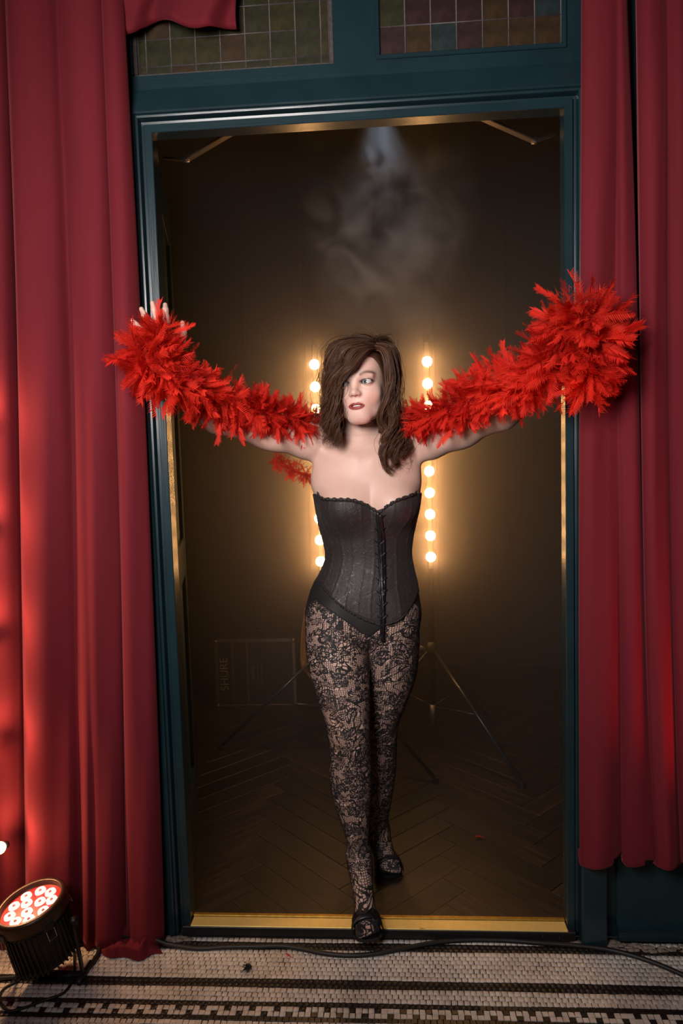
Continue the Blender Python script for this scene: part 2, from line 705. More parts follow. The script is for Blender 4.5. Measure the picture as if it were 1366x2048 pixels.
# room behind: dark walls, ceiling, herringbone floor
BY = 2.45
fi = MB().box((-1.7, 0.10, -0.05), (1.7, BY, TH - 0.014)).build('floor_inner', M['black_rubber'])
tag(fi, 'dark oak herringbone floor inside the smoky room', 'floor', kind='structure')
PW, PLN = 0.092, 0.46
pk = MB().box((-PLN / 2 + .0006, -PW / 2 + .0006, -0.013), (PLN / 2 - .0006, PW / 2 - .0006, 0.0), 0.0012).mesh('plank')
pk.materials.append(M['wood'])
cand = []
s2 = math.sqrt(0.5)
# herringbone: columns of V-shaped pairs running away from the door
for ci in range(-4, 5):
    for k in range(-2, 22):
        yb = k * PW / s2
        xc = ci * 2 * PLN * s2
        for sgn in (-1, 1):
            cx_ = xc + sgn * PLN * s2 / 2
            cy_ = yb + PLN * s2 / 2 + (PW * s2 / 2 if sgn > 0 else -PW * s2 / 2) - 0.1
            cand.append((cx_ + 0.24, cy_, sgn))
for (x, yv, sgn) in cand:
    if yv < 0.10 + 0.19 or yv > BY - 0.1 or abs(x) > 1.5:
        continue
    link('plank', pk, None, fi, loc=(x, yv, TH - 0.001), rot=(0, 0, -sgn * math.pi / 4))
# planks cut off at the sill
for (x, yv, sgn) in cand:
    if not (0.036 - 0.16 < yv <= 0.29) or abs(x) > 0.85:
        continue
    a = -sgn * math.pi / 4
    ca, sa = math.cos(a), math.sin(a)
    poly = [(x + ca * p - sa * q, yv + sa * p + ca * q) for p, q in ((-PLN / 2 + .0006, -PW / 2 + .0006), (PLN / 2 - .0006, -PW / 2 + .0006),
                                                                  (PLN / 2 - .0006, PW / 2 - .0006), (-PLN / 2 + .0006, PW / 2 - .0006))]
    YC = 0.0355
    res = []
    for i in range(4):
        p, q = poly[i], poly[(i + 1) % 4]
        if p[1] >= YC:
            res.append(p)
        if (p[1] >= YC) != (q[1] >= YC):
            u = (YC - p[1]) / (q[1] - p[1])
            res.append((p[0] + u * (q[0] - p[0]), YC))
    if len(res) < 3:
        continue
    loc = [((px_ - x) * ca + (py_ - yv) * sa, -(px_ - x) * sa + (py_ - yv) * ca) for px_, py_ in res]
    me = MB().prism(loc, 2, -0.013, 0.0).mesh('plank')
    me.materials.append(M['wood'])
    link('plank', me, None, fi, loc=(x, yv, TH - 0.001), rot=(0, 0, a))

wb = MB().box((-1.75, BY, 0), (1.75, BY + 0.08, 2.95)).build('wall_back', M['dark_wall'])
tag(wb, 'dark brown back wall of upright boards inside the smoky room', 'wall', kind='structure')
bx = [-1.7, -1.22, -0.80, -0.43, -0.02, 0.36, 0.80, 1.24, 1.7]
for i in range(len(bx) - 1):
    MB().box((bx[i] + .004, BY - 0.012, TH), (bx[i + 1] - .004, BY, 2.9), 0.003).build('board', M['dark_wall'], wb)
for s, nm in ((-1, 'wall_left'), (1, 'wall_right')):
    a, b = sorted((s * 1.7, s * 1.78))
    o = MB().box((a, 0.12, 0), (b, BY, 2.95)).build(nm, M['dark_wall'])
    tag(o, 'dark brown side wall of the smoky room, next to the %s' % ('flight case' if s < 0 else 'right lamp stand'), 'wall', kind='structure')
o = MB().box((-1.78, 0.12, 2.88), (1.78, BY + 0.08, 2.95)).build('ceiling', M['ceiling_in'])
tag(o, 'dark ceiling of the smoky room behind the doorway', 'ceiling', kind='structure')


# door leaves folded back into the room
def leaf(num, side, ang, label):
    """hinge line at the inner corner of the jamb; the leaf runs into the room"""
    root = empty('door_%d' % num, (side * (HW + 0.006), 0.052, TH), (0, 0, 0))
    tag(root, label, 'door', kind='structure')
    W, H, T = 0.52, HT - TH - 0.02, 0.042
    d = np.array([side * math.sin(ang), math.cos(ang)])       # direction of the leaf in plan
    nrm = np.array([-side * math.cos(ang), math.sin(ang)])     # face towards the opening
    def slab(name, a0, a1, t0, t1, z0, z1, mat, bev=0.002, par=root):
        v = MB().box((a0, t0, z0), (a1, t1, z1), bev)
        vv = np.concatenate(v.v)
        p = np.outer(vv[:, 0], d) + np.outer(vv[:, 1], nrm)
        v.v = [np.column_stack([p, vv[:, 2]])]
        return v.build(name, mat, par)
    slab('stile', 0.0, 0.10, -T, 0, 0.008, H, M['teal_v'])
    slab('stile', W - 0.10, W, -T, 0, 0.008, H, M['teal_v'])
    slab('rail', 0.10, W - 0.10, -T, 0, H - 0.14, H, M['teal_h'])
    slab('rail', 0.10, W - 0.10, -T, 0, 0.008, 0.26, M['teal_h'])
    slab('rail', 0.10, W - 0.10, -T, 0, 0.95, 1.08, M['teal_h'])
    slab('panel', 0.10, W - 0.10, -0.03, -0.012, 0.26, 0.95, M['teal_dark'])
    slab('panel', 0.10, W - 0.10, -0.03, -0.012, 1.08, H - 0.14, M['teal_dark'])
    slab('edge_bead', -0.004, 0.0, -0.014, -0.006, 0.008, H - 0.02, M['teal_v'], 0.001)
    if num == 1:
        slab('lock_plate', -0.0012, 0.0, -0.034, -0.016, H - 0.30, H - 0.07, M['steel'], 0.0)
    return root


door_l = leaf(1, -1, math.radians(13.5), 'dark teal door leaf folded back into the room beside the flight case')
door_r = leaf(2, 1, math.radians(13.5), 'dark teal door leaf folded back into the room, without a lock plate')


def closer(root, side, pa, pb, pc):
    """arm from the leaf (pa) to the elbow (pb) and up to the lintel (pc)"""
    o = np.array(root.location)
    arm = MB()
    def bar(p, q, w, t):
        p, q = np.array(p) - o, np.array(q) - o
        ax = (q - p) / np.linalg.norm(q - p)
        up = np.array([0, 0, 1.0])
        s = np.cross(ax, up)
        s /= np.linalg.norm(s)
        u = np.cross(s, ax)
        b = MB().box((0, -w / 2, -t / 2), (np.linalg.norm(q - p), w / 2, t / 2), t * 0.3)
        v = np.concatenate(b.v)
        b.v = [p + np.outer(v[:, 0], ax) + np.outer(v[:, 1], s) + np.outer(v[:, 2], u)]
        return b
    bar(pa, pb, 0.018, 0.008).build('closer_arm', M['steel'], root)
    bar(pb, pc, 0.022, 0.007).build('closer_arm', M['steel'], root)
    k = MB().lathe([(0.0001, 0.010), (0.008, 0.009), (0.010, 0.004), (0.010, -0.006), (0.0001, -0.007)], 14)
    k.v = [np.concatenate(k.v) + np.array(pb) - o]
    k.build('closer_pivot', M['steel'], root, True)


closer(door_l, -1, at(328, 316, 0.33), at(373, 320, 0.30), at(470, 262, 0.13))
closer(door_r, 1, at(1112, 268, 0.33), at(1069, 283, 0.30), at(955, 232, 0.13))


# ------------------------------------------------------------------ curtains
def curtain(name, ctrl, py0, py1, Y0, n_across, n_down, label, hem=None, bow=None, curl=0.0, thick=True, grp=None, fold=1.0, ground=False):
    """ctrl rows: (x pixel at the top, x pixel at the bottom, depth offset at top, at bottom); the cloth path may fold back on itself"""
    c = np.array([(a, b, d, e) for (a, b, d, e) in ctrl], dtype=float)
    s = spline(c, n_across)
    P = np.zeros((n_down, n_across, 3))
    for j in range(n_down):
        t = j / (n_down - 1)
        for i in range(n_across):
            a, b, d, e = s[i]
            y = Y0 + fold * (d + (e - d) * t)
            bx_ = bow(t) if bow else 0.0
            px_ = a + (b - a) * t + bx_
            pb = py1 if hem is None else py1 + hem(s[i][1])
            P[j, i] = at(px_, py0 + (pb - py0) * t, y)
            if ground:
                top_ = at(a, py0, y)
                P[j, i, 2] = top_[2] + (0.003 - top_[2]) * t
            w = 0.004 * math.sin(3.1 * t * 2 + i * 0.11) + 0.003 * math.sin(9 * t + i * 0.23)
            P[j, i, 1] += w * min(1, t * 3)
    rows = [P[j] for j in range(n_down)]
    if curl > 0:                      # hem turned under and back
        last = rows[-1]
        for k in range(1, 9):
            a = math.pi * k / 8
            q = last.copy()
            q[:, 1] += curl * (1 - math.cos(a))
            q[:, 2] -= curl * math.sin(a) * 0.9
            if k == 8:
                q[:, 2] += 0.02
            rows.append(q)
    V = np.concatenate(rows)
    nd = len(rows)
    idx = np.arange(nd * n_across).reshape(nd, n_across)
    f = np.stack([idx[:-1, :-1], idx[1:, :-1], idx[1:, 1:], idx[:-1, 1:]], -1).reshape(-1, 4)
    me = mesh_from(name, V, f, True)
    o = link(name, me, M['curtain'])
    md = o.modifiers.new('cloth', 'SOLIDIFY')
    md.thickness = 0.004
    md.offset = 1
    tag(o, label, 'curtain', grp)
    return o


L_CTRL = [(-150, -170, 0.00, 0.00), (-95, -120, -0.04, -0.05), (-50, -50, -0.03, -0.04), (-15, 0, -0.045, -0.06), (4, 34, -0.02, -0.02), (14, 54, 0.03, 0.03),
          (12, 56, -0.01, -0.02), (18, 62, -0.055, -0.075), (34, 84, -0.068, -0.085), (62, 112, -0.066, -0.070), (92, 140, -0.045, -0.045),
          (112, 160, -0.020, -0.010), (122, 168, -0.028, -0.020), (132, 176, -0.042, -0.050), (150, 186, -0.050, -0.042), (168, 196, -0.045, -0.058),
          (188, 222, -0.030, -0.045), (202, 246, -0.005, -0.010), (206, 256, 0.025, 0.035), (204, 258, 0.000, 0.000), (206, 264, -0.030, -0.040),
          (214, 280, -0.045, -0.055), (226, 300, -0.040, -0.045), (238, 318, -0.020, -0.020), (243, 328, 0.005, 0.010), (238, 322, 0.03, 0.04)]
cur_l = curtain('curtain', L_CTRL, -40, 1880, -0.052, 230, 70,
                'long red curtain hanging to the mosaic floor behind the stage lamp', bow=lambda t: 6 * math.sin(math.pi * t), fold=0.72, ground=True)
R1 = [(1172, 1170, 0.03, 0.03), (1166, 1163, 0.005, 0.00), (1172, 1168, -0.02, -0.02), (1192, 1192, -0.030, -0.045), (1215, 1222, -0.028, -0.040),
      (1232, 1243, -0.022, -0.018), (1240, 1262, -0.030, -0.035), (1246, 1290, -0.022, -0.045), (1250, 1308, -0.005, -0.030), (1250, 1313, 0.02, 0.00),
      (1246, 1306, 0.045, 0.03)]


def hem1(x):
    return 4 * math.sin((x - 1165) / 14.0) + (12 if x < 1225 else 0) - 14 * math.exp(-((x - 1243) / 8.0) ** 2) + (6 if 1250 < x < 1290 else -4)


curtain('curtain', R1, -40, 1718, -0.055, 110, 70,
        'narrow red curtain with a bunched hem beside the right door jamb', hem=hem1, curl=0.016,
        bow=lambda t: -6 * t ** 2 * (1 - t) * 4)
R2 = [(1274, 1308, 0.05, 0.05), (1274, 1310, 0.01, 0.01), (1278, 1316, -0.025, -0.035), (1296, 1335, -0.045, -0.060), (1318, 1350, -0.040, -0.045),
      (1330, 1362, -0.020, -0.02), (1338, 1372, -0.025, -0.05), (1358, 1400, -0.040, -0.07), (1384, 1440, -0.03, -0.05), (1420, 1480, 0.0, 0.0),
      (1450, 1520, -0.03, -0.04), (1500, 1590, 0.0, 0.0)]
curtain('curtain', R2, -40, 1722, -0.06, 120, 70,
        'red curtain of wide soft folds hanging over the dark teal panel', hem=lambda x: 8 * math.sin((x - 1310) / 16.0), curl=0.018,
        bow=lambda t: -26 * t ** 2 * (1 - t) * 2.5)
# puddled hem of the long curtain
hp = []
nu, nv = 70, 44
for j in range(nv):
    for i in range(nu):
        u, v = i / (nu - 1), j / (nv - 1)          # v = 0 at the front edge
        front_ = 1905 + 17 * math.sin(math.pi * (0.1 + 0.85 * u)) + 4 * math.sin(u * 13)
        px_ = 204 + 122 * u - 8 * math.sin(v * 4)
        py_ = front_ + (1862 - front_) * v
        p_ = atz(px_, py_, 0.0)
        wv_ = v + 0.10 * math.sin(u * 5.0) + 0.05 * math.sin(u * 11 + 1)
        ridge = max(0.0, math.sin(wv_ * 11.0)) ** 0.8 * 0.022 + abs(math.sin(u * 9 + v * 5)) * 0.010 + 0.006 * abs(math.sin(u * 21 - v * 9))
        edge = min(1.0, 6 * min(u, 1 - u)) * min(1.0, 8 * v + 0.1)
        hp.append((p_[0], p_[1] - 0.3 * ridge * edge, 0.003 + edge * (ridge + 0.020 * v)))
idx = np.arange(nu * nv).reshape(nv, nu)
hf = np.stack([idx[:-1, :-1], idx[:-1, 1:], idx[1:, 1:], idx[1:, :-1]], -1).reshape(-1, 4)
hm = link('puddled_hem', mesh_from('puddled_hem', np.array(hp), hf, True), M['curtain'], cur_l)

# swag of cloth over the left window
sw = []
nu, nv = 60, 24
for j in range(nv):
    t = j / (nv - 1)
    for i in range(nu):
        u = i / (nu - 1)
        bot = 47 - 22 * math.exp(-((u - 0.42) / 0.16) ** 2) + (6 if u < 0.2 else 0) * math.sin(u * 15) - 8 * math.exp(-((u - 0.78) / .1) ** 2) - 4 * u
        px_ = 228 + 246 * u + 4 * math.sin(t * 5)
        py_ = -110 + (bot + 110) * t
        yy = -0.045 - 0.022 * math.sin(u * 9 + 2 * t) - 0.012 * math.sin(u * 21 + t * 4) * t
        sw.append(at(px_, py_, yy))
for k in range(1, 7):
    a = math.pi * k / 6
    for i in range(nu):
        q = sw[(nv - 1) * nu + i].copy()
        q[1] += 0.012 * (1 - math.cos(a))
        q[2] -= 0.012 * math.sin(a)
        sw.append(q)
nd = nv + 6
idx = np.arange(nu * nd).reshape(nd, nu)
hf = np.stack([idx[:-1, :-1], idx[1:, :-1], idx[1:, 1:], idx[:-1, 1:]], -1).reshape(-1, 4)
so = link('curtain_swag', mesh_from('curtain_swag', np.array(sw), hf, True), M['curtain'])
so.modifiers.new('cloth', 'SOLIDIFY').thickness = 0.004
tag(so, 'short red cloth swag hanging over the olive leaded window', 'curtain')

# ------------------------------------------------------------------ lamp stands in the smoke
t = NT('lit bulb glass')
em = t.n('ShaderNodeEmission', Color=(1.0, 0.66, 0.28, 1), Strength=22.0)
tp = t.n('ShaderNodeBsdfTransparent')
ad = t.n('ShaderNodeAddShader')
t.l(em.outputs[0], ad.inputs[0])
t.l(tp.outputs[0], ad.inputs[1])
t.l(ad.outputs[0], t.out.inputs['Surface'])
M['bulb'] = t.m
BULB_R = 0.0215
bulb_me = MB().lathe([(0.0001, BULB_R)] + [(BULB_R * math.sin(a), BULB_R * math.cos(a)) for a in np.linspace(0.25, 2.75, 11)]
                     + [(0.006, -BULB_R * 1.05)], 18).mesh('bulb', True)
bulb_me.materials.append(M['bulb'])
BULB_W = 0.55


def lamp_stand(px_, py_top, py_bot, Yb, label, legs, knob):
    top, bot = at(px_[0], py_top, Yb), at(px_[1], py_bot, Yb)
    bx_ = (top[0] + bot[0]) / 2
    root = empty('lamp_stand', (bx_, Yb + 0.06, TH))
    tag(root, label, 'stage light', 'bulb bars on tripods behind the dancer')
    o = np.array(root.location)
    L = lambda p: np.asarray(p) - o
    # bar with ten round bulbs
    bar = MB().box((-0.012, -0.035, bot[2] - o[2] - 0.06), (0.012, -0.012, top[2] - o[2] + 0.09), 0.004)
    bar.build('lamp_bar', M['bar_black'], root)
    MB().tube([(0, 0, 0.16), (0, 0, top[2] - o[2] + 0.12)], 0.013, 12).build('pole', M['black_metal'], root, True)
    MB().tube([(0, 0, 0.12), (0, 0, 0.21)], 0.0155, 12).build('pole_end', M['steel'], root, True)
    for k in range(10):
        z = bot[2] + (top[2] - bot[2]) * k / 9
        b = link('bulb', bulb_me, None, root, loc=(0, -0.06, z - o[2]), rot=(math.pi / 2, 0, 0))
        sk = MB().lathe([(0.012, -0.040), (0.013, -0.030), (0.012, -0.022), (0.009, -0.021)], 14)
        sk.build('socket', M['black_metal'], b, True)
        li = lamp('bulb_glow', 'POINT', (0, 0, 0), BULB_W, (1.0, 0.275, 0.022), shadow_soft_size=0.012)
        li.parent = b
    col_z = 0.47
    for (lx, ly, hz) in legs:
        lg = MB().tube([(lx * 0.03, ly * 0.03, hz), (lx, ly, 0.014)], 0.0085, 10)
        a = lg.build('leg', M['leg_metal'], root, True)
        MB().tube([(lx, ly, 0.0), (lx, ly, 0.022)], 0.013, 10).build('rubber_foot', M['black_rubber'], a)
        MB().tube([(0, 0, 0.2), (lx * 0.5, ly * 0.5, hz * 0.5)], 0.005, 8).build('brace', M['leg_metal'], root, True)
    MB().tube([(0, 0, col_z - 0.05), (0, 0, col_z + 0.03)], 0.024, 14).build('collar', M['black_metal'], root, True)
    kx = MB().lathe([(0.0001, 0.008), (0.016, 0.008), (0.018, 0.0), (0.016, -0.008), (0.006, -0.010), (0.006, -0.03)], 16,
                    np.array([[1, 0, 0, knob], [0, 0, -1, -0.02], [0, 1, 0, col_z], [0, 0, 0, 1.0]]))
    kx.build('knob', M['knob'], root, True)
    return root


M['bar_black'] = plain('matt black bar', (0.004, 0.004, 0.004), 0.8)
M['knob'] = plain('grey plastic knob', (0.10, 0.095, 0.09), 0.5)
M['leg_metal'] = plain('black satin tube', (0.03, 0.03, 0.03), 0.28, 0.4, 0.1, 40)
YS = 1.15
lamp_stand((630, 640), 729, 1123, YS, 'bulb bar on a tripod with an ochre cloth hanging beside it',
           [(-0.50, 0.0, 0.46), (0.47, -0.33, 0.46), (0.02, 0.45, 0.46)], 0.0)
lamp_stand((853, 863), 723, 1114, YS, 'bulb bar on a tripod with a grey knob, away from the flight case',
           [(0.33, -0.36, 0.46), (-0.30, 0.30, 0.46), (0.30, 0.32, 0.46)], -0.05)

# ochre cloth hanging at the left stand
oc = []
nu, nv = 30, 22
for j in range(nv):
    tt = j / (nv - 1)
    for i in range(nu):
        u = i / (nu - 1)
        px_ = 612 + 70 * u - 10 * math.sin(tt * 2.6) * (1 - u) + (26 * max(0, tt - 0.75) / 0.25) * (1 - u)
        py_ = 1215 + (1370 - 1215 + 12 * u) * tt
        oc.append(at(px_, py_, YS + 0.10 + 0.03 * math.sin(u * 8 + tt * 2) + 0.012 * math.sin(u * 17)))
idx = np.arange(nu * nv).reshape(nv, nu)
hf = np.stack([idx[:-1, :-1], idx[1:, :-1], idx[1:, 1:], idx[:-1, 1:]], -1).reshape(-1, 4)
oo = link('hanging_cloth', mesh_from('hanging_cloth', np.array(oc), hf, True), plain('ochre cloth', (0.20, 0.08, 0.016), 0.8, 0, 0.2, 30))
oo.modifiers.new('cloth', 'SOLIDIFY').thickness = 0.006
tag(oo, 'ochre cloth hanging from the lamp stand behind the dancer', 'cloth')

# flight case on the floor at the back
YC = 1.78
c0, c1 = at(434, 1390, YC), at(584, 1281, YC)
cw, ch, cd = c1[0] - c0[0], c1[2] - c0[2], 0.28
fc = empty('flight_case', ((c0[0] + c1[0]) / 2, YC + cd / 2, TH), (0, 0, 0.04))
tag(fc, 'black flight case with metal edges and white lettering, standing by the back wall', 'case')
base = c0[2] - TH
case_mat = plain('black case laminate', (0.011, 0.010, 0.010), 0.55, 0, 0.2, 50)
edge_mat = plain('dull aluminium edge', (0.22, 0.19, 0.18), 0.42, 0.8, 0.15, 60)
H2 = ch + max(0.0, base)
MB().box((-cw / 2, -cd / 2, 0), (cw / 2, cd / 2, H2), 0.004).build('body', case_mat, fc)
e = 0.009
for (a, b) in (((-cw / 2, 0), (cw / 2, 0)), ((-cw / 2, H2), (cw / 2, H2)), ((-cw / 2, 0), (-cw / 2, H2)), ((cw / 2, 0), (cw / 2, H2))):
    MB().box((min(a[0], b[0]) - e, -cd / 2 - 0.003, min(a[1], b[1]) - (0 if a[1] == 0 and b[1] == 0 else (e if a[1] == b[1] else 0))),
             (max(a[0], b[0]) + e, -cd / 2 + 0.02, max(a[1], b[1]) + (e if a[1] == b[1] else 0)), 0.002).build('edge', edge_mat, fc)
for xx in (-cw * 0.29, -cw * 0.10):
    MB().box((xx - 0.006, -cd / 2 - 0.003, 0.01), (xx + 0.006, -cd / 2 + 0.004, H2 - 0.01), 0.001).build('band', edge_mat, fc)
for sx in (-1, 1):
    for z in (0.006, H2):
        MB().lathe([(0.0001, 0.012), (0.009, 0.009), (0.0125, 0.0), (0.009, -0.009), (0.0001, -0.012)], 12,
                   np.array([[1, 0, 0, sx * cw / 2], [0, 1, 0, -cd / 2], [0, 0, 1, z], [0, 0, 0, 1.0]])).build('corner', edge_mat, fc, True)


def text_mesh(name, s, size, mat, parent, M4, extrude=0.0006):
    cu = bpy.data.curves.new(name, 'FONT')
    cu.body = s
    cu.size = size
    cu.align_x = 'CENTER'
    cu.align_y = 'CENTER'
    cu.extrude = extrude
    to = bpy.data.objects.new(name + '_tmp', cu)
    col.objects.link(to)
    dg = bpy.context.evaluated_depsgraph_get()
    me = bpy.data.meshes.new_from_object(to.evaluated_get(dg))
    bpy.data.objects.remove(to)
    me.transform(M4)
    me.materials.clear()
    return link(name, me, mat, parent)


pale = plain('worn white print', (0.30, 0.27, 0.26), 0.6)
rt = Matrix.Rotation(math.pi / 2, 4, 'X')
tm4 = Matrix.Translation((-cw * 0.40, -cd / 2 - 0.001, H2 * 0.5)) @ rt @ Matrix.Rotation(math.pi / 2, 4, 'Z') @ Matrix.Scale(1.0, 4)
text_mesh('lettering', 'SHURE', H2 * 0.17, pale, fc, tm4)
pl = plain('grey print', (0.10, 0.09, 0.085), 0.6)
for (a, b, c, d) in ((0.0, 0.14, 0.33, 0.335), (0.0, 0.14, 0.66, 0.665), (0.0, 0.006, 0.33, 0.665), (0.135, 0.141, 0.33, 0.665), (0.085, 0.091, 0.33, 0.665)):
    MB().box((cw * (-0.06 + a), -cd / 2 - 0.0012, H2 * c), (cw * (-0.06 + b) + 0.001, -cd / 2 + 0.001, H2 * d + 0.001)).build('label_line', pl, fc)
MB().box((cw * -0.04, -cd / 2 - 0.001, H2 * 0.40), (cw * -0.015, -cd / 2 + 0.001, H2 * 0.60)).build('label_block', pl, fc)
hd = MB()
hd.tube(spline([(-0.03, -0.02, H2), (-0.03, -0.02, H2 + 0.02), (0.0, -0.02, H2 + 0.028), (0.03, -0.02, H2 + 0.02), (0.03, -0.02, H2)], 16), 0.005, 8)
hd.build('handle', M['black_rubber'], fc, True)

# thin chain on the back wall, round sensor high on the back wall
ch_ = MB()
p0, p1 = at(597, 395, BY - 0.03), at(604, 668, BY - 0.03)
for k in range(60):
    q = p0 + (p1 - p0) * k / 59
    q = q + np.array([0.004 * math.sin(k * 0.5), 0, 0])
    ch_.lathe([(0.0001, 0.006), (0.0035, 0.003), (0.0035, -0.003), (0.0001, -0.006)], 6,
              np.array([[1, 0, 0, q[0]], [0, 1, 0, q[1]], [0, 0, 1, q[2]], [0, 0, 0, 1.0]]))
ch_.tube([p0, (p0 + p1) / 2, p1], 0.001, 6)
ch_.tube([p0 + (0, 0, 0.5), p0], 0.001, 6)
tag(ch_.build('bead_chain', plain('dull brass beads', (0.30, 0.2, 0.1), 0.4, 0.6), None, True),
    'thin bead chain hanging down the dark back wall', 'chain')
ps = at(1085, 322, BY - 0.012)
sn = MB().lathe([(0.0001, 0.045), (0.03, 0.043), (0.045, 0.03), (0.05, 0.01), (0.05, 0.0)], 20,
                np.array([[1, 0, 0, ps[0]], [0, 0, -1, ps[1]], [0, 1, 0, ps[2]], [0, 0, 0, 1.0]]))
tag(sn.build('wall_sensor', plain('grey plastic dome', (0.09, 0.085, 0.08), 0.5), None, True), 'round grey sensor dome high on the dark back wall', 'sensor')

# small spotlight under the ceiling, just above the lintel's line of sight
sp_loc = np.array([0.06, 0.78, 2.75])
sr = empty('ceiling_spotlight', tuple(sp_loc))
tag(sr, 'small black spotlight hung from the ceiling behind the lintel', 'spotlight')
MB().lathe([(0.035, -0.03), (0.04, -0.03), (0.04, 0.06), (0.02, 0.09), (0.0001, 0.09)], 20).build('housing', M['black_metal'], sr, True)
MB().tube([(0, 0, 0.08), (0, 0, 0.13)], 0.008, 8).build('stem', M['black_metal'], sr, True)
MB().lathe([(0.0001, -0.024), (0.034, -0.024), (0.034, -0.02), (0.0001, -0.02)], 20).build('lens', emit('cool lens', (0.7, 0.85, 1.0), 3.0), sr, True)
sl = lamp('spotlight_beam', 'SPOT', (0, 0, -0.03), 17.0, (0.70, 0.82, 1.0), spot_size=math.radians(58), spot_blend=1.0, shadow_soft_size=0.02)
sl.parent = sr
sl.rotation_euler = (0, math.radians(-2), 0)

# ------------------------------------------------------------------ floor stage lamp (par can)
w = ray(63, 1813)
w = w / np.linalg.norm(w)
uimg = RC @ np.array([-0.34, 0, 0.94])
uimg = uimg - w * (uimg @ w)
uimg /= np.linalg.norm(uimg)
PN = -0.52 * w + 0.854 * uimg
PN /= np.linalg.norm(PN)


def par_can(center_px, label, emit_mat, power, colr, Ystart=-0.30, fixed=None):
    Rr, Ln = 0.0850, 0.156
    ex = np.array([1.0, 0, 0]) - PN * PN[0]
    ex /= np.linalg.norm(ex)
    ey = np.cross(PN, ex)

    if fixed is None:
        C = at(*center_px, -0.25)
    else:
        C = np.array(fixed)
    root = empty('stage_lamp', tuple(C))
    tag(root, label, 'stage light')
    m = np.eye(4)
    m[:3, 0], m[:3, 1], m[:3, 2] = ex, ey, PN
    if np.linalg.det(m[:3, :3]) < 0:
        m[:3, 1] *= -1
    root.matrix_world = Matrix(m.tolist())
    root.location = tuple(C)
    body = MB().lathe([(Rr * 0.93, -0.012), (Rr * 0.93, -0.03), (Rr * 0.95, -0.035), (Rr * 0.92, -Ln + 0.03), (Rr * 0.78, -Ln + 0.006), (Rr * 0.5, -Ln), (0.0001, -Ln)], 48)
    body.build('housing', M['par_body'], root, True)
    fin = MB().box((Rr * 0.88, -0.0016, -Ln + 0.012), (Rr * 1.0, 0.0016, -0.034), 0.0006).mesh('fin')
    fin.materials.append(M['par_body'])
    for k in range(40):
        link('fin', fin, None, root, rot=(0, 0, 2 * math.pi * k / 40))
    MB().lathe([(Rr * 0.90, -0.004), (Rr * 0.90, 0.012), (Rr * 0.93, 0.016), (Rr * 1.04, 0.014), (Rr * 1.06, 0.006), (Rr * 1.06, -0.02), (Rr * 1.0, -0.026), (Rr * 0.9, -0.026)],
               56).build('rim', M['par_rim'], root, True)
    MB().lathe([(0.0001, 0.0), (Rr * 0.91, 0.0), (Rr * 0.91, -0.01), (0.0001, -0.01)], 48).build('lens_plate', M['par_plate'], root)
    lens = MB().lathe([(0.0001, 0.0045), (0.006, 0.004), (0.010, 0.0065), (0.0134, 0.0058), (0.0146, 0.001), (0.0146, 0.0)], 20).mesh('led_lens', True)
    lens.materials.append(emit_mat)
    core = MB().lathe([(0.0001, 0.007), (0.003, 0.0066), (0.0042, 0.004)], 12).mesh('led_core', True)
    core.materials.append(M['led_core'])
    spots_ = [(0.022, 0.5 + 2 * math.pi * k / 3) for k in range(3)] + [(0.0530, 0.2 + 2 * math.pi * k / 9) for k in range(9)]
    for r, a in spots_:
        l_ = link('led_lens', lens, None, root, loc=(r * math.cos(a), r * math.sin(a), 0.0))
        link('led_core', core, None, l_)
    # latches on the rim
    for a in (0.9, 2.5, 4.2, 5.6):
        q = MB().box((Rr * 1.02, -0.013, -0.032), (Rr * 1.09, 0.013, -0.006), 0.002)
        lt = q.build('latch', M['par_body'], root, rot=(0, 0, a))
        MB().tube([(Rr * 1.08, -0.010, -0.03), (Rr * 1.10, -0.010, -0.055), (Rr * 1.10, 0.010, -0.055), (Rr * 1.08, 0.010, -0.03)], 0.0012, 6).build('clip', M['steel'], lt)
    # bracket that carries the lamp on the floor
    inv = m[:3, :3].T
    loc_ = lambda p: inv @ (np.asarray(p) - C)
    pv = [C + s * m[:3, 0] * Rr * 1.13 - PN * 0.06 for s in (-1, 1)]
    ft = [np.array([p_[0] * 0.97 + pv[1 - k_][0] * 0.03, p_[1] + 0.05, 0.010]) for k_, p_ in enumerate(pv)]
    yk = MB()
    for s in (0, 1):
        yk.tube([loc_(p_) for p_ in spline([pv[s], (pv[s] * 0.5 + ft[s] * 0.5), ft[s]], 12)], 0.009, 8, flat=0.4)
    yk.tube([loc_(ft[0]), loc_((ft[0] + ft[1]) / 2), loc_(ft[1])], 0.009, 8, flat=0.6)
    yk.build('yoke', M['par_body'], root, True)
    for s in (0, 1):
        MB().tube([loc_(ft[s] + np.array([0, -0.03, -0.003])), loc_(ft[s] + np.array([0, 0, -0.003])), loc_(ft[s] + np.array([0, 0.05, -0.003]))], 0.007, 8).build('foot_bar', M['par_body'], root, True)
    for s in (-1, 1):
        MB().lathe([(0.0001, 0.012), (0.011, 0.012), (0.012, 0.0), (0.012, -0.006), (0.004, -0.008), (0.004, -0.02)], 14,
                   np.array([[0, 0, s * 1.0, s * (Rr * 1.15)], [0, 1, 0, 0], [-s * 1.0, 0, 0, -0.06], [0, 0, 0, 1.0]])).build('yoke_knob', M['par_body'], root, True)
    li = lamp('stage_lamp_glow', 'SPOT', (0, 0, 0.03), power, colr, spot_size=math.radians(110), spot_blend=1.0, shadow_soft_size=0.07)
    li.parent = root
    li.rotation_euler = (math.pi, 0, 0)
    return root, C, m


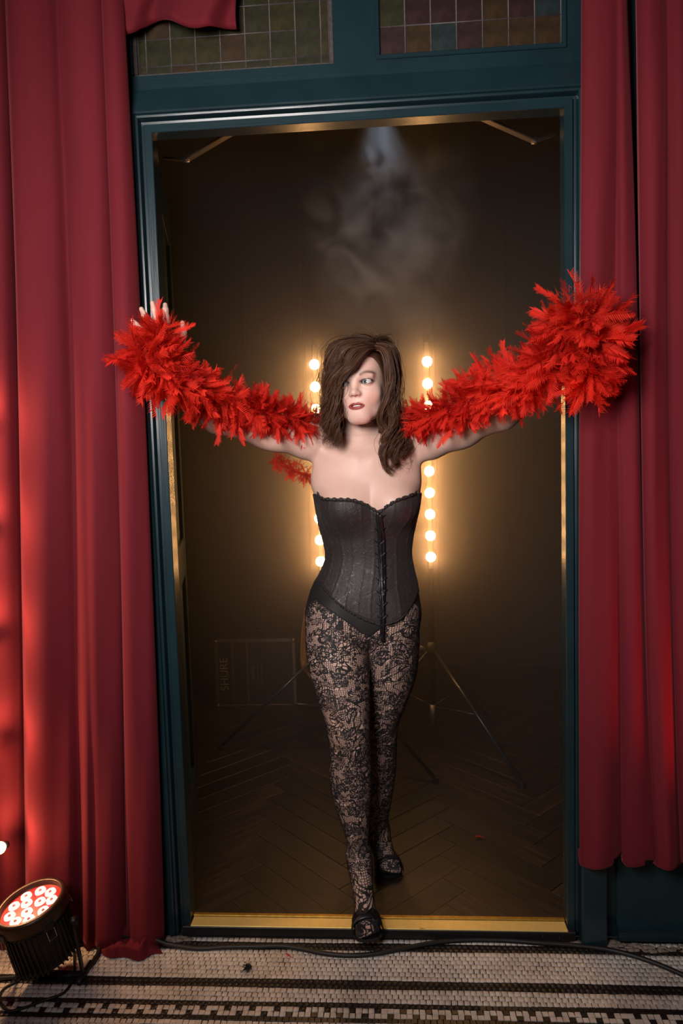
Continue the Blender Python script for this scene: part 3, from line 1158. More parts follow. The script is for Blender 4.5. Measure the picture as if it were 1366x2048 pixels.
M['par_body'] = plain('black cast metal', (0.012, 0.010, 0.010), 0.42, 0.1, 0.2, 70)
M['par_rim'] = plain('dark bronze rim', (0.06, 0.032, 0.018), 0.38, 0.5, 0.15, 70)
M['par_plate'] = emit('red acrylic plate with painted led glow', (1.0, 0.02, 0.016), 0.85)  # plate emission painted in for LED light scattering through the acrylic
M['led_core'] = plain('led chip', (0.55, 0.3, 0.28), 0.3, 0, 0.1, 40)
M['led'] = emit('red led lens', (1.0, 0.30, 0.25), 3.6)
par_root, PC, PM = par_can((63, 1813), 'black round stage lamp with twelve glowing red lenses on the mosaic floor', M['led'], 3.0, (1.0, 0.03, 0.02))
# its twin beyond the curtains on the other side, only its light reaches the picture
tw, TC, TM = par_can((63, 1813), 'black stage lamp at the foot of the wide-folded curtain', M['led'], 34.0, (1.0, 0.02, 0.02),
                     fixed=(1.02, -0.30, PC[2]))

# festoon string hanging beside the long curtain
fs = empty('festoon_string', tuple(at(-6, 1820, -0.17)))
tag(fs, 'warm bulb string hanging in front of the long red curtain', 'string light')
o = np.array(fs.location)
pts = [at(x_, y_, -0.17) for x_, y_ in ((-9, 1790), (-8, 1710), (-26, 1600), (-30, 1490), (-44, 1380), (-42, 1270), (-56, 1160), (-52, 1050), (-64, 940), (-60, 830), (-70, 700))]
MB().tube(spline(np.array(pts) - o + np.array([0.0, 0.012, 0.0]), 60), 0.003, 8).build('cable', M['black_rubber'], fs, True)
t = NT('small warm bulb glass')
em = t.n('ShaderNodeEmission', Color=(1.0, 0.50, 0.20, 1), Strength=4.0)
tp = t.n('ShaderNodeBsdfTransparent')
ad = t.n('ShaderNodeAddShader')
t.l(em.outputs[0], ad.inputs[0])
t.l(tp.outputs[0], ad.inputs[1])
t.l(ad.outputs[0], t.out.inputs['Surface'])
M['bulb_small'] = t.m
sb = MB().lathe([(0.0001, 0.017)] + [(0.0165 * math.sin(a), 0.0165 * math.cos(a)) for a in np.linspace(0.25, 2.6, 9)] + [(0.007, -0.019)], 16).mesh('bulb', True)
sb.materials.append(M['bulb_small'])
for (x_, y_) in ((-1, 1696), (-22, 1484), (-36, 1266), (-46, 1048), (-54, 832)):
    p = at(x_, y_, -0.185)
    b = link('bulb', sb, None, fs, loc=tuple(p - o), rot=(math.radians(75), 0, 0))
    MB().lathe([(0.008, -0.036), (0.010, -0.034), (0.010, -0.018), (0.007, -0.017)], 12).build('socket', M['black_rubber'], b, True)
    li = lamp('bulb_glow', 'POINT', (0, 0, 0), 1.9, (1.0, 0.56, 0.28), shadow_soft_size=0.01)
    li.parent = b

# ------------------------------------------------------------------ cables
def cable(name, pxs, r, label, z=None, n=140):
    p = []
    for q in pxs:
        zz = q[2] if len(q) > 2 else r
        p.append(atz(q[0], q[1], zz))
    mb = MB().tube(spline(p, n), r, 12)
    return tag(mb.build(name, M['cable'], None, True), label, 'cable')


M['cable'] = plain('black cable sheath', (0.014, 0.013, 0.013), 0.5, 0, 0.2, 60)
# from the lamp's tail round a loop and along the sill
cable('power_cable', [(128, 1808, 0.10), (150, 1806, 0.105), (178, 1828, 0.085), (196, 1862, 0.045), (200, 1892, 0.012), (190, 1918, 0.0075), (168, 1942, 0.0075), (130, 1952, 0.0075),
                      (100, 1948, 0.0075), (88, 1938, 0.02)], 0.0062, 'black cable looping out of the back of the stage lamp', n=120)
cable('power_cable', [(150, 1890), (200, 1878), (262, 1872, 0.03), (300, 1876, 0.03), (340, 1889, 0.012), (395, 1897), (450, 1894), (510, 1893), (560, 1892), (600, 1897), (650, 1907), (705, 1911),
                      (760, 1906), (820, 1894), (880, 1884), (940, 1880), (1010, 1881), (1080, 1886), (1150, 1891), (1220, 1900), (1290, 1919), (1366, 1950), (1430, 1985)], 0.0064,
      'long black cable lying along the door sill across the mosaic', n=260)
cable('thin_cable', [(146, 1850, 0.05), (147, 1890, 0.02), (149, 1930), (148, 1955), (128, 1985), (90, 2000), (50, 2015), (20, 2022), (4, 2010), (0, 1992), (10, 1976), (40, 1960)], 0.0034,
      'thin black cable curled on the mosaic below the stage lamp', n=140)
cable('thin_cable', [(-20, 1958), (20, 1955), (60, 1951), (100, 1946), (140, 1951)], 0.0060, 'short black cable end running out under the stage lamp', n=60)

# lint ball on the tiles
lp = atz(495, 1936, 0.006)
lb = MB()
r2 = random.Random(3)
for k in range(60):
    d = np.array([r2.gauss(0, 1), r2.gauss(0, 1), abs(r2.gauss(0, 1))])
    d /= np.linalg.norm(d)
    e_ = np.array([r2.gauss(0, 1), r2.gauss(0, 1), r2.gauss(0, .4)]) * 0.006
    c_ = lp + d * np.array([0.006, 0.006, 0.006])
    c2 = c_ + e_
    c2[2] = max(c2[2], 0.001)
    c_[2] = max(c_[2], 0.001)
    lb.tube([c_, (c_ + c2) / 2 + 0.001, c2], 0.0011, 5)
tag(lb.build('lint_ball', plain('black fluff', (0.012, 0.011, 0.011), 0.9), None, True), 'small ball of black lint on the ivory tiles', 'lint')

# ------------------------------------------------------------------ smoke
hz = MB().box((-1.69, 0.135, TH + 0.002), (1.69, BY - 0.014, 2.87))
ho = hz.build('smoke_haze', None)
t = bpy.data.materials.new('smoke haze')
t.use_nodes = True
nt = t.node_tree
nt.nodes.clear()
vo = nt.nodes.new('ShaderNodeOutputMaterial')
vs = nt.nodes.new('ShaderNodeVolumeScatter')
vs.inputs['Color'].default_value = (0.97, 0.91, 0.92, 1)
vs.inputs['Density'].default_value = 0.28
vs.inputs['Anisotropy'].default_value = 0.88
v2 = nt.nodes.new('ShaderNodeVolumeScatter')
v2.inputs['Color'].default_value = (1.0, 0.84, 0.90, 1)
v2.inputs['Density'].default_value = 0.024
v2.inputs['Anisotropy'].default_value = 0.0
av = nt.nodes.new('ShaderNodeAddShader')
nt.links.new(vs.outputs[0], av.inputs[0])
nt.links.new(v2.outputs[0], av.inputs[1])
nt.links.new(av.outputs[0], vo.inputs['Volume'])
ho.data.materials.append(t)
tag(ho, 'thin smoke haze filling the dark room behind the doorway', 'smoke', kind='stuff')

# a thicker wisp of smoke under the spotlight
pw = MB().box((-0.30, 0.45, 1.55), (0.50, 1.10, 2.60))
po = pw.build('smoke_wisp', None)
t = bpy.data.materials.new('smoke wisp')
t.use_nodes = True
nt = t.node_tree
nt.nodes.clear()
vo = nt.nodes.new('ShaderNodeOutputMaterial')
vs = nt.nodes.new('ShaderNodeVolumeScatter')
vs.inputs['Color'].default_value = (0.9, 0.93, 1.0, 1)
vs.inputs['Anisotropy'].default_value = 0.1
tc = nt.nodes.new('ShaderNodeTexCoord')
ns = nt.nodes.new('ShaderNodeTexNoise')
ns.inputs['Scale'].default_value = 5.5
ns.inputs['Detail'].default_value = 4
ns.inputs['Distortion'].default_value = 1.3
nt.links.new(tc.outputs['Object'], ns.inputs['Vector'])
# fades out from the middle of the wisp
sb_ = nt.nodes.new('ShaderNodeVectorMath')
sb_.operation = 'SUBTRACT'
sb_.inputs[1].default_value = (0.09, 0.72, 2.40)
nt.links.new(tc.outputs['Object'], sb_.inputs[0])
dv = nt.nodes.new('ShaderNodeVectorMath')
dv.operation = 'DIVIDE'
dv.inputs[1].default_value = (0.36, 0.36, 0.78)
nt.links.new(sb_.outputs[0], dv.inputs[0])
ln_ = nt.nodes.new('ShaderNodeVectorMath')
ln_.operation = 'LENGTH'
nt.links.new(dv.outputs[0], ln_.inputs[0])
mr = nt.nodes.new('ShaderNodeMapRange')
mr.inputs['From Min'].default_value = 0.1
mr.inputs['From Max'].default_value = 1.0
mr.inputs['To Min'].default_value = 1.0
mr.inputs['To Max'].default_value = 0.0
nt.links.new(ln_.outputs['Value'], mr.inputs[0])
m2 = nt.nodes.new('ShaderNodeMapRange')
m2.inputs['From Min'].default_value = 0.46
m2.inputs['From Max'].default_value = 0.72
m2.inputs['To Max'].default_value = 2.6
nt.links.new(ns.outputs[0], m2.inputs[0])
mu = nt.nodes.new('ShaderNodeMath')
mu.operation = 'MULTIPLY'
nt.links.new(mr.outputs[0], mu.inputs[0])
nt.links.new(m2.outputs[0], mu.inputs[1])
nt.links.new(mu.outputs[0], vs.inputs['Density'])
nt.links.new(vs.outputs[0], vo.inputs['Volume'])
po.data.materials.append(t)
tag(po, 'pale curling wisp of smoke under the lintel', 'smoke', kind='stuff')


# ------------------------------------------------------------------ the person: one smooth field, meshed
def ell(p, c, r):
    q = (p - np.array(c, np.float32)) / np.array(r, np.float32)
    k0 = np.sqrt((q * q).sum(-1)) + 1e-6
    k1 = np.sqrt(((q / np.array(r, np.float32)) ** 2).sum(-1)) + 1e-6
    return k0 * (k0 - 1) / k1


def cone(p, a, b, ra, rb):
    a = np.array(a, np.float32)
    b = np.array(b, np.float32)
    ab = b - a
    t = np.clip(((p - a) @ ab) / (ab @ ab), 0, 1)
    d = p - a - t[..., None] * ab
    return np.sqrt((d * d).sum(-1)) - (ra + (rb - ra) * t)


def smin(a, b, k):
    h = np.maximum(k - np.abs(a - b), 0) / k
    return np.minimum(a, b) - h * h * k * 0.25


def smax(a, b, k):
    return -smin(-a, -b, k)


class Loft:
    """rows (py, x left, x right, Y, half depth) measured on the picture, placed at their real depth"""

    def __init__(self, rows, flat=0.0):
        R_ = []
        for (py_, xl, xr, Y_, b_) in rows:
            l_, r_ = at(xl, py_, Y_), at(xr, py_, Y_)
            R_.append(((l_[2] + r_[2]) / 2, (l_[0] + r_[0]) / 2, Y_, abs(r_[0] - l_[0]) / 2, b_))
        R_ = np.array(sorted(R_))
        S = spline(R_, 160)
        S = S[np.argsort(S[:, 0])]
        self.S = S
        self.z0, self.z1 = S[0, 0], S[-1, 0]

    def axis(self, z):
        S = self.S
        return np.interp(z, S[:, 0], S[:, 1]), np.interp(z, S[:, 0], S[:, 2]), np.interp(z, S[:, 0], S[:, 3]), np.interp(z, S[:, 0], S[:, 4])

    def __call__(self, p):
        z = p[..., 2]
        cx, cy, a, b = self.axis(z)
        qx, qy = (p[..., 0] - cx) / a, (p[..., 1] - cy) / b
        k0 = np.sqrt(qx * qx + qy * qy) + 1e-6
        k1 = np.sqrt((qx / a) ** 2 + (qy / b) ** 2) + 1e-6
        d = k0 * (k0 - 1) / k1
        dz = np.maximum(z - self.z1, self.z0 - z)
        return smax(d, dz, 0.02).astype(np.float32)


TORSO = Loft([(880, 690, 768, .205, .050), (897, 662, 800, .203, .060), (915, 640, 826, .20, .073), (940, 624, 840, .20, .086), (965, 622, 843, .20, .094), (990, 629, 840, .20, .098),
              (1020, 634, 835, .20, .098), (1050, 640, 829, .20, .094), (1080, 648, 823, .20, .087), (1110, 653, 821, .20, .084), (1140, 643, 826, .20, .089),
              (1170, 626, 833, .20, .098), (1200, 617, 837, .20, .104), (1230, 615, 838, .20, .106), (1258, 622, 832, .20, .100), (1280, 640, 815, .20, .08)])
LEG_R = Loft([(1180, 640, 735, .195, .090), (1215, 616, 733, .185, .098), (1260, 612, 736, .17, .098), (1300, 613, 738, .15, .094), (1350, 622, 739, .125, .087), (1400, 638, 740, .10, .077),
              (1440, 650, 740, .085, .067), (1465, 655, 740, .080, .062), (1500, 660, 742, .088, .058), (1540, 659, 743, .098, .058), (1580, 663, 743, .102, .056),
              (1620, 674, 741, .105, .050), (1660, 688, 738, .105, .041), (1695, 698, 737, .105, .036), (1725, 700, 739, .095, .036), (1750, 703, 741, .085, .034)])
LEG_L = Loft([(1180, 735, 822, .205, .090), (1215, 733, 837, .205, .098), (1260, 728, 838, .205, .098), (1300, 724, 838, .21, .094), (1350, 727, 832, .22, .087), (1400, 729, 815, .232, .075),
              (1440, 727, 799, .245, .064), (1465, 725, 794, .25, .060), (1500, 723, 793, .262, .057), (1540, 721, 791, .278, .056), (1580, 722, 786, .292, .052),
              (1620, 730, 779, .305, .045), (1650, 736, 774, .31, .038), (1675, 740, 772, .30, .034), (1700, 742, 776, .285, .03)])


def W3(px_, py_, Y_):
    return at(px_, py_, Y_).astype(np.float32)


SH_L, EL_L, WR_L = W3(622, 884, .205), W3(434, 842, .105), W3(340, 730, -.045)
SH_R, EL_R, WR_R = W3(852, 884, .205), W3(1006, 834, .10), W3(1126, 716, -.10)
NECK0, NECK1 = W3(721, 905, .215), W3(722, 820, .205)
# feet: ankle, ball, toe
AN_R, BA_R, TO_R = W3(718, 1712, .102), atz(733, 1842, .062), atz(737, 1870, .050)
AN_L, BA_L, TO_L = W3(757, 1662, .308), atz(776, 1725, .062), atz(781, 1744, .050)

HO = W3(725, 771, .165)
HS = 1.075
_y, _p, _r = math.radians(-12), math.radians(0), math.radians(-3)
HR = np.array(Matrix.Rotation(_y, 3, 'Z') @ Matrix.Rotation(_p, 3, 'X') @ Matrix.Rotation(_r, 3, 'Y'), dtype=np.float32)


def head_local(p):
    return ((p - HO) @ HR) / HS


def head_world(q):
    return (np.asarray(q, dtype=np.float32) * HS) @ HR.T + HO


def mirror(p):
    q = p.copy()
    q[..., 0] = np.abs(q[..., 0])
    return q


def head_field(P):
    p = head_local(P)
    m = mirror(p)
    d = ell(p, (0, .014, .036), (.069, .088, .076))
    d = smin(d, ell(p, (0, -.030, -.016), (.0590, .056, .076)), .03)
    d = smin(d, ell(p, (0, -.042, .046), (.052, .042, .042)), .03)
    d = smin(d, ell(p, (0, -.004, -.034), (.060, .060, .060)), .02)
    d = smin(d, cone(m, (.046, -.008, -.052), (.014, -.058, -.0865), .017, .0170), .032)
    d = smin(d, ell(p, (0, -.0645, -.0880), (.021, .017, .0160)), .02)
    d = smin(d, ell(p, (0, -.0670, -.060), (.026, .018, .026)), .020)
    d = smin(d, ell(m, (.036, -.056, -.030), (.022, .019, .021)), .024)
    d = smin(d, ell(m, (.022, -.0765, .0165), (.024, .0085, .0090)), .020)
    d = smax(d, -ell(m, (.0310, -.0965, .0000), (.0155, .0130, .0100)), .018)
    # nose
    d = smin(d, cone(p, (0, -.0800, .012), (0, -.0955, -.0225), .0058, .0066), .018)
    d = smin(d, ell(p, (0, -.0985, -.0275), (.0078, .0080, .0068)), .009)
    d = smin(d, ell(m, (.0096, -.0895, -.0300), (.0052, .0080, .0050)), .008)
    d = smax(d, -ell(m, (.0056, -.0945, -.0360), (.0036, .0065, .0034)), .0025)
    # eyelids around the ball, then the opening
    lid = ell(m, (.0310, -.0730, 0), (.0138, .0134, .0130))
    d = smin(d, lid, .005)
    u = (m[..., 0] - .0312) / .0135
    zc = .0004 + .0014 * u * np.abs(u)
    hgt = np.where(m[..., 2] > zc, .0062, .0048)
    op = (np.sqrt(u * u + ((m[..., 2] - zc) / hgt) ** 2) - 1) * .0042
    op = np.maximum(op, np.maximum(p[..., 1] + .062, -.100 - p[..., 1]))
    d = smax(d, -op, .0012)
    # lips, parted
    d = smin(d, ell(m, (.0060, -.0835, -.0556), (.0105, .0058, .0040)), .004)
    d = smin(d, ell(m, (.0140, -.0790, -.0575), (.0085, .0052, .0030)), .005)
    d = smin(d, ell(p, (0, -.0815, -.0655), (.0145, .0066, .0045)), .005)
    d = smax(d, -ell(p, (0, -.0905, -.0602), (.0165, .0150, .0024)), .0015)
    # ears
    ear = smax(ell(m, (.0665, .012, -.012), (.0075, .016, .028)), -ell(m, (.0745, .008, -.008), (.006, .009, .016)), .003)
    d = smin(d, ear, .004)
    return d * HS


def hand_parts(wr, fwd, side, nrm, spread, curl):
    """palm and fingers: wr wrist, fwd along the hand, side towards the thumb, nrm towards the palm side"""
    L = []
    k0 = wr + fwd * 0.085
    L.append(('palm', wr + fwd * 0.045, fwd, side, nrm))
    for i, (off, ln) in enumerate(((0.030, 0.072), (0.010, 0.080), (-0.010, 0.074), (-0.029, 0.058))):
        a = k0 + side * off * 0.95
        s = side * (off / 0.03) * spread[i]
        d1 = fwd + s
        d1 = d1 / np.linalg.norm(d1)
        c = curl[i]
        d2 = d1 * math.cos(c) + nrm * math.sin(c)
        d3 = d1 * math.cos(2 * c) + nrm * math.sin(2 * c)
        b = a + d1 * ln * 0.46
        e_ = b + d2 * ln * 0.30
        g = e_ + d3 * ln * 0.24
        L.append(('f', a - fwd * 0.02, a, .0092, .0090))
        L.append(('f', a, b, .0090, .0080))
        L.append(('f', b, e_, .0080, .0074))
        L.append(('f', e_, g, .0074, .0062))
    t0 = wr + fwd * 0.022 + side * 0.022
    t1 = t0 + (side * 0.75 + fwd * 0.6 + nrm * 0.2) * 0.038
    t2 = t1 + (side * 0.45 + fwd * 0.85 + nrm * 0.3) * 0.030
    t3 = t2 + (side * 0.25 + fwd * 0.9 + nrm * 0.35) * 0.024
    L += [('f', t0, t1, .0130, .0100), ('f', t1, t2, .0098, .0088), ('f', t2, t3, .0086, .0068)]
    return L


def boxed(fn, lo, hi, pad=0.03):
    """evaluate fn only inside a box; outside, the distance to the box"""
    lo = np.asarray(lo, np.float32) - pad
    hi = np.asarray(hi, np.float32) + pad

    def g(p):
        sh = p.shape[:-1]
        P_ = p.reshape(-1, 3)
        e_ = np.maximum(np.maximum(lo - P_, P_ - hi), 0)
        d = np.sqrt((e_ * e_).sum(1)) + pad
        m = (e_ == 0).all(1)
        if m.any():
            d[m] = fn(P_[m])
        return d.reshape(sh)
    return g


def unit(v):
    v = np.asarray(v, dtype=np.float32)
    return v / np.linalg.norm(v)


f_l = unit(W3(322, 684, -.060) - WR_L)
n_l = unit(np.array([-0.2, 0.95, 0.1]) - f_l * (np.array([-0.2, 0.95, 0.1]) @ f_l))      # palm towards the jamb
s_l = np.cross(n_l, f_l)
if s_l[0] < 0:
    s_l = -s_l
HAND_L = hand_parts(WR_L, f_l, unit(s_l), n_l, (0.25, 0.22, 0.30, 0.45), (0.35, 0.15, 0.12, 0.10))
f_r = unit(W3(1146, 680, -.13) - WR_R)
n_r = unit(np.array([0.2, 0.95, 0.1]) - f_r * (np.array([0.2, 0.95, 0.1]) @ f_r))
s_r = np.cross(n_r, f_r)
if s_r[0] > 0:
    s_r = -s_r
HAND_R = hand_parts(WR_R, f_r, unit(s_r), n_r, (0.08, 0.05, 0.08, 0.12), (0.75, 0.75, 0.75, 0.75))


def hand_field(p, H):
    d = None
    for q in H:
        if q[0] == 'palm':
            _, c, f_, s_, n_ = q
            B = np.stack([f_, s_, n_], 1)
            e_ = ell((p - c) @ B, (0, 0, 0), (.054, .040, .0145))
        else:
            e_ = cone(p, q[1], q[2], q[3], q[4])
        d = e_ if d is None else smin(d, e_, .006 if q[0] == 'f' else .006)
    return d


def arm_field(p, S, E_, Wp, sgn):
    d = cone(p, S, E_, .0490, .0350)
    mid = S * 0.62 + E_ * 0.38
    d = smin(d, ell(p, mid + np.array([0, 0, -0.006]), (.075, .040, .042)), .03)
    d = smin(d, ell(p, S + np.array([sgn * 0.012, 0.0, 0.004]), (.055, .051, .053)), .03)
    d = smin(d, cone(p, E_, Wp, .0335, .0235), .02)
    m2 = E_ * 0.72 + Wp * 0.28
    d = smin(d, cone(p, E_ * 0.9 + Wp * 0.1, E_ * 0.5 + Wp * 0.5, .036, .031), .02)
    return d


def leg_foot(p, leg, an, ba, to):
    d = leg(p)
    mid = (an + ba) / 2
    d = smin(d, cone(p, an + np.array([0, 0.002, 0.0]), ba * 0.92 + an * 0.08, .033, .0265), .025)
    heel = an + np.array([0.0, 0.030, -0.045], dtype=np.float32)
    d = smin(d, cone(p, an + np.array([0, .012, 0]), heel, .030, .024), .02)
    d = smin(d, cone(p, heel, ba, .021, .018), .02)
    f_ = unit((to - ba) * np.array([1, 1, 0]))
    s_ = np.array([f_[1], -f_[0], 0], dtype=np.float32)
    d = smin(d, cone(p, ba + s_ * 0.020, ba - s_ * 0.020, .020, .020), .02)
    return d


def toes_field(p, ba, to):
    f_ = unit((to - ba) * np.array([1, 1, -0.02]))
    s_ = unit(np.array([f_[1], -f_[0], 0]))
    d = None
    L_ = np.linalg.norm(to - ba)
    for i, (o_, l_, r_) in enumerate(((0.024, 1.0, .0118), (0.009, 1.02, .0088), (-0.004, 0.92, .0082), (-0.016, 0.80, .0078), (-0.027, 0.66, .0072))):
        a = ba + s_ * o_ * 0.8 * TOE_SIGN[0] + np.array([0, 0, -.006], dtype=np.float32)
        b = ba + s_ * o_ * TOE_SIGN[0] + f_ * L_ * l_ + np.array([0, 0, -.008 + r_ * 0.2], dtype=np.float32)
        c = cone(p, a, b, r_ * 1.1, r_)
        d = c if d is None else smin(d, c, .003)
    return d


TOE_SIGN = [1]


def breast(p):
    cL, cR = W3(694, 1014, .135), W3(790, 1010, .135)
    return np.minimum(ell(p, cL, (.064, .060, .060)), ell(p, cR, (.062, .060, .060)))


def trunk_field(p):
    d = TORSO(p)
    d = smin(d, breast(p), .045)
    return d


def lower_field(p):
    TOE_SIGN[0] = 1
    a = leg_foot(p, LEG_R, AN_R, BA_R, TO_R)
    a = smin(a, toes_field(p, BA_R, TO_R), .008)
    TOE_SIGN[0] = -1
    b = leg_foot(p, LEG_L, AN_L, BA_L, TO_L)
    b = smin(b, toes_field(p, BA_L, TO_L), .008)
    return smin(a, b, .010)


def span(*pts):
    a = np.stack(pts)
    return a.min(0), a.max(0)


def body_field(p):
    d = trunk_b(p)
    d = smin(d, lower_b(p), .018)
    return smin(d, upper_b(p), .045)


def upper_field(p):
    d = np.full(p.shape[:-1], 0.5, np.float32)
    d = cone(p, NECK0, NECK1, .048, .046)
    # trapezius, collar bones
    for S in (SH_L, SH_R):
        d = smin(d, cone(p, NECK0 + np.array([0, .02, .03], dtype=np.float32), S + np.array([0, .01, .018], dtype=np.float32), .034, .034), .04)
    d = smin(d, arm_field(p, SH_L, EL_L, WR_L, -1), .045)
    d = smin(d, arm_field(p, SH_R, EL_R, WR_R, 1), .045)
    for (x0_, y0_, x1_, y1_) in ((714, 920, 650, 903), (744, 920, 818, 903)):
        a, b = W3(x0_, y0_, .142), W3(x1_, y1_, .168)
        d = smin(d, cone(p, a, b, .0050, .0060), .022)
    return d


trunk_b = boxed(trunk_field, *span(W3(600, 860, .08), W3(860, 1300, .32)), pad=.05)
lower_b = boxed(lower_field, *span(W3(600, 1170, .03), W3(850, 1200, .40), np.array([0, -.12, .0]), np.array([.1, .4, .0])), pad=.04)
upper_b = boxed(upper_field, *span(SH_L, EL_L, WR_L, SH_R, EL_R, WR_R, NECK1 + .02, W3(730, 935, .10)), pad=.06)
hl_b = boxed(lambda p: hand_field(p, HAND_L), *span(*[q[1] for q in HAND_L], *[q[2] for q in HAND_L[1:]]), pad=.03)
hr_b = boxed(lambda p: hand_field(p, HAND_R), *span(*[q[1] for q in HAND_R], *[q[2] for q in HAND_R[1:]]), pad=.03)
head_b = boxed(head_field, HO - .13, HO + .13, pad=.02)


def full_field(p):
    d = body_field(p)
    d = smin(d, hl_b(p), .012)
    d = smin(d, hr_b(p), .012)
    return smin(d, head_b(p), .014)


def mesh_field(fn, lo, hi, h, coarse=8):
    """surface nets over the box; blocks far from the surface are skipped"""
    lo = np.array(lo, dtype=np.float32)
    n = np.ceil((np.array(hi) - lo) / h / coarse).astype(int)
    N = n * coarse + 1
    vol = np.ones(N, dtype=np.float32)
    B = coarse * h
    ci = np.stack(np.meshgrid(*[np.arange(k) for k in n], indexing='ij'), -1).reshape(-1, 3)
    fc_ = fn((lo + (ci + 0.5) * B).astype(np.float32))
    keep = ci[np.abs(fc_) < B * 1.5]
    vol_b = np.repeat(np.repeat(np.repeat(fc_.reshape(n), coarse, 0), coarse, 1), coarse, 2)
    vol[:-1, :-1, :-1] = vol_b
    vol[-1], vol[:, -1], vol[:, :, -1] = 1, 1, 1
    off = np.stack(np.meshgrid(*[np.arange(coarse + 1)] * 3, indexing='ij'), -1)
    step = 400
    for k in range(0, len(keep), step):
        kk = keep[k:k + step]
        gi = kk[:, None, None, None, :] * coarse + off[None]
        val = fn((lo + gi * h).astype(np.float32))
        vol[gi[..., 0], gi[..., 1], gi[..., 2]] = val
    ins = vol < 0
    cs = ins[:-1, :-1, :-1].astype(np.int8)
    cnt = np.zeros(cs.shape, np.int8)
    for dx in (0, 1):
        for dy in (0, 1):
            for dz in (0, 1):
                cnt += ins[dx:dx + cs.shape[0], dy:dy + cs.shape[1], dz:dz + cs.shape[2]]
    cell = np.argwhere((cnt > 0) & (cnt < 8))
    vid = np.full(cs.shape, -1, np.int32)
    vid[cell[:, 0], cell[:, 1], cell[:, 2]] = np.arange(len(cell))
    acc = np.zeros((len(cell), 3), np.float32)
    num = np.zeros(len(cell), np.float32)
    C = [(0, 0, 0), (1, 0, 0), (0, 1, 0), (0, 0, 1), (1, 1, 0), (1, 0, 1), (0, 1, 1), (1, 1, 1)]
    for a in C:
        for ax in range(3):
            if a[ax] == 1:
                continue
            b = list(a)
            b[ax] = 1
            va = vol[cell[:, 0] + a[0], cell[:, 1] + a[1], cell[:, 2] + a[2]]
            vb = vol[cell[:, 0] + b[0], cell[:, 1] + b[1], cell[:, 2] + b[2]]
            s = (va < 0) != (vb < 0)
            t_ = np.where(s, va / np.where(va == vb, 1, va - vb), 0)
            q = np.array(a, np.float32)[None] + np.zeros((len(cell), 3), np.float32)
            q[:, ax] += t_
            acc += q * s[:, None]
            num += s
    V = lo + (cell + acc / num[:, None]) * h
    F = []
    for ax in range(3):
        sl0 = [slice(1, None)] * 3
        sl1 = [slice(1, None)] * 3
        A = ins
        b0 = [slice(None)] * 3
        b1 = [slice(None)] * 3
        b0[ax], b1[ax] = slice(0, -1), slice(1, None)
        e0, e1 = A[tuple(b0)], A[tuple(b1)]
        ch_ = np.argwhere(e0 != e1)
        o1, o2 = [k for k in range(3) if k != ax]
        ok = (ch_[:, o1] > 0) & (ch_[:, o2] > 0) & (ch_[:, o1] < A.shape[o1] - 1) & (ch_[:, o2] < A.shape[o2] - 1)
        ch_ = ch_[ok]
        flip = e0[ch_[:, 0], ch_[:, 1], ch_[:, 2]]
        q = []
        for (d1, d2) in ((0, 0), (1, 0), (1, 1), (0, 1)):
            g = ch_.copy()
            g[:, o1] -= d1
            g[:, o2] -= d2
            q.append(vid[g[:, 0], g[:, 1], g[:, 2]])
        q = np.stack(q, 1)
        if ax == 1:
            flip = ~flip
        q[~flip] = q[~flip][:, ::-1]
        F.append(q)
    F = np.concatenate(F)
    F = F[(F >= 0).all(1)]
    return V, F


def keep_faces(V, F, mask):
    F = F[mask[F].all(1)]
    used = np.zeros(len(V), bool)
    used[F.ravel()] = True
    idx_ = np.cumsum(used) - 1
    return V[used], idx_[F]


def in_box(V, b):
    return ((V > b[0]) & (V < b[1])).all(1)


# boxes that are meshed finely
HC = head_world((0, 0, 0))
zcut = float(W3(722, 872, .2)[2])
HEADB = (HC + np.array([-.14, -.17, -.30]), HC + np.array([.14, .17, .16]))
HEADB[0][2] = zcut


def hand_box(wr, f_):
    c = wr + f_ * 0.09
    lo_, hi_ = c - 0.105, c + 0.105
    return lo_, hi_


HB = [hand_box(WR_L, f_l), hand_box(WR_R, f_r)]
Hb = 0.004
xs_ = [WR_L[0] - .18, WR_R[0] + .18]
V1, F1 = mesh_field(full_field, (xs_[0], -0.24, 0.0), (xs_[1], 0.50, 1.95), Hb)
ov = 0.007
m_ = ~in_box(V1, (HEADB[0] + ov, HEADB[1] + np.array([0, 0, 1.0])))
for b in HB:
    m_ &= ~in_box(V1, (b[0] + ov, b[1] - ov))
V1, F1 = keep_faces(V1, F1, m_)
parts_ = [(V1, F1)]
V2, F2 = mesh_field(full_field, HEADB[0], HEADB[1], 0.0017)
parts_.append((V2, F2))
for b in HB:
    parts_.append(mesh_field(full_field, b[0], b[1], 0.0026))
nv_ = np.cumsum([0] + [len(a) for a, b in parts_])
BV = np.concatenate([a for a, b in parts_])
BF = np.concatenate([b + nv_[i] for i, (a, b) in enumerate(parts_)])
me = mesh_from('person', BV, BF, True)

# complexion and make-up as a colour attribute
q = head_local(BV.astype(np.float32))
is_head = in_box(BV, (HEADB[0] - .01, HEADB[1] + .01))
skin = np.array([0.66, 0.435, 0.36])
colr = np.tile(skin, (len(BV), 1))


def blend(mask, c):
    global colr
    mask = np.clip(mask, 0, 1)[:, None]
    colr = colr * (1 - mask) + np.array(c) * mask


def sstep(a, b, x):
    t_ = np.clip((x - a) / (b - a), 0, 1)
    return t_ * t_ * (3 - 2 * t_)


front = is_head & (q[:, 1] < -.03)
qx = np.abs(q[:, 0])
# warm cheeks, darker nose wings
blend(front * 0.32 * np.exp(-((qx - .042) / .020) ** 2 - ((q[:, 2] + .040) / .022) ** 2), (0.62, 0.25, 0.22))
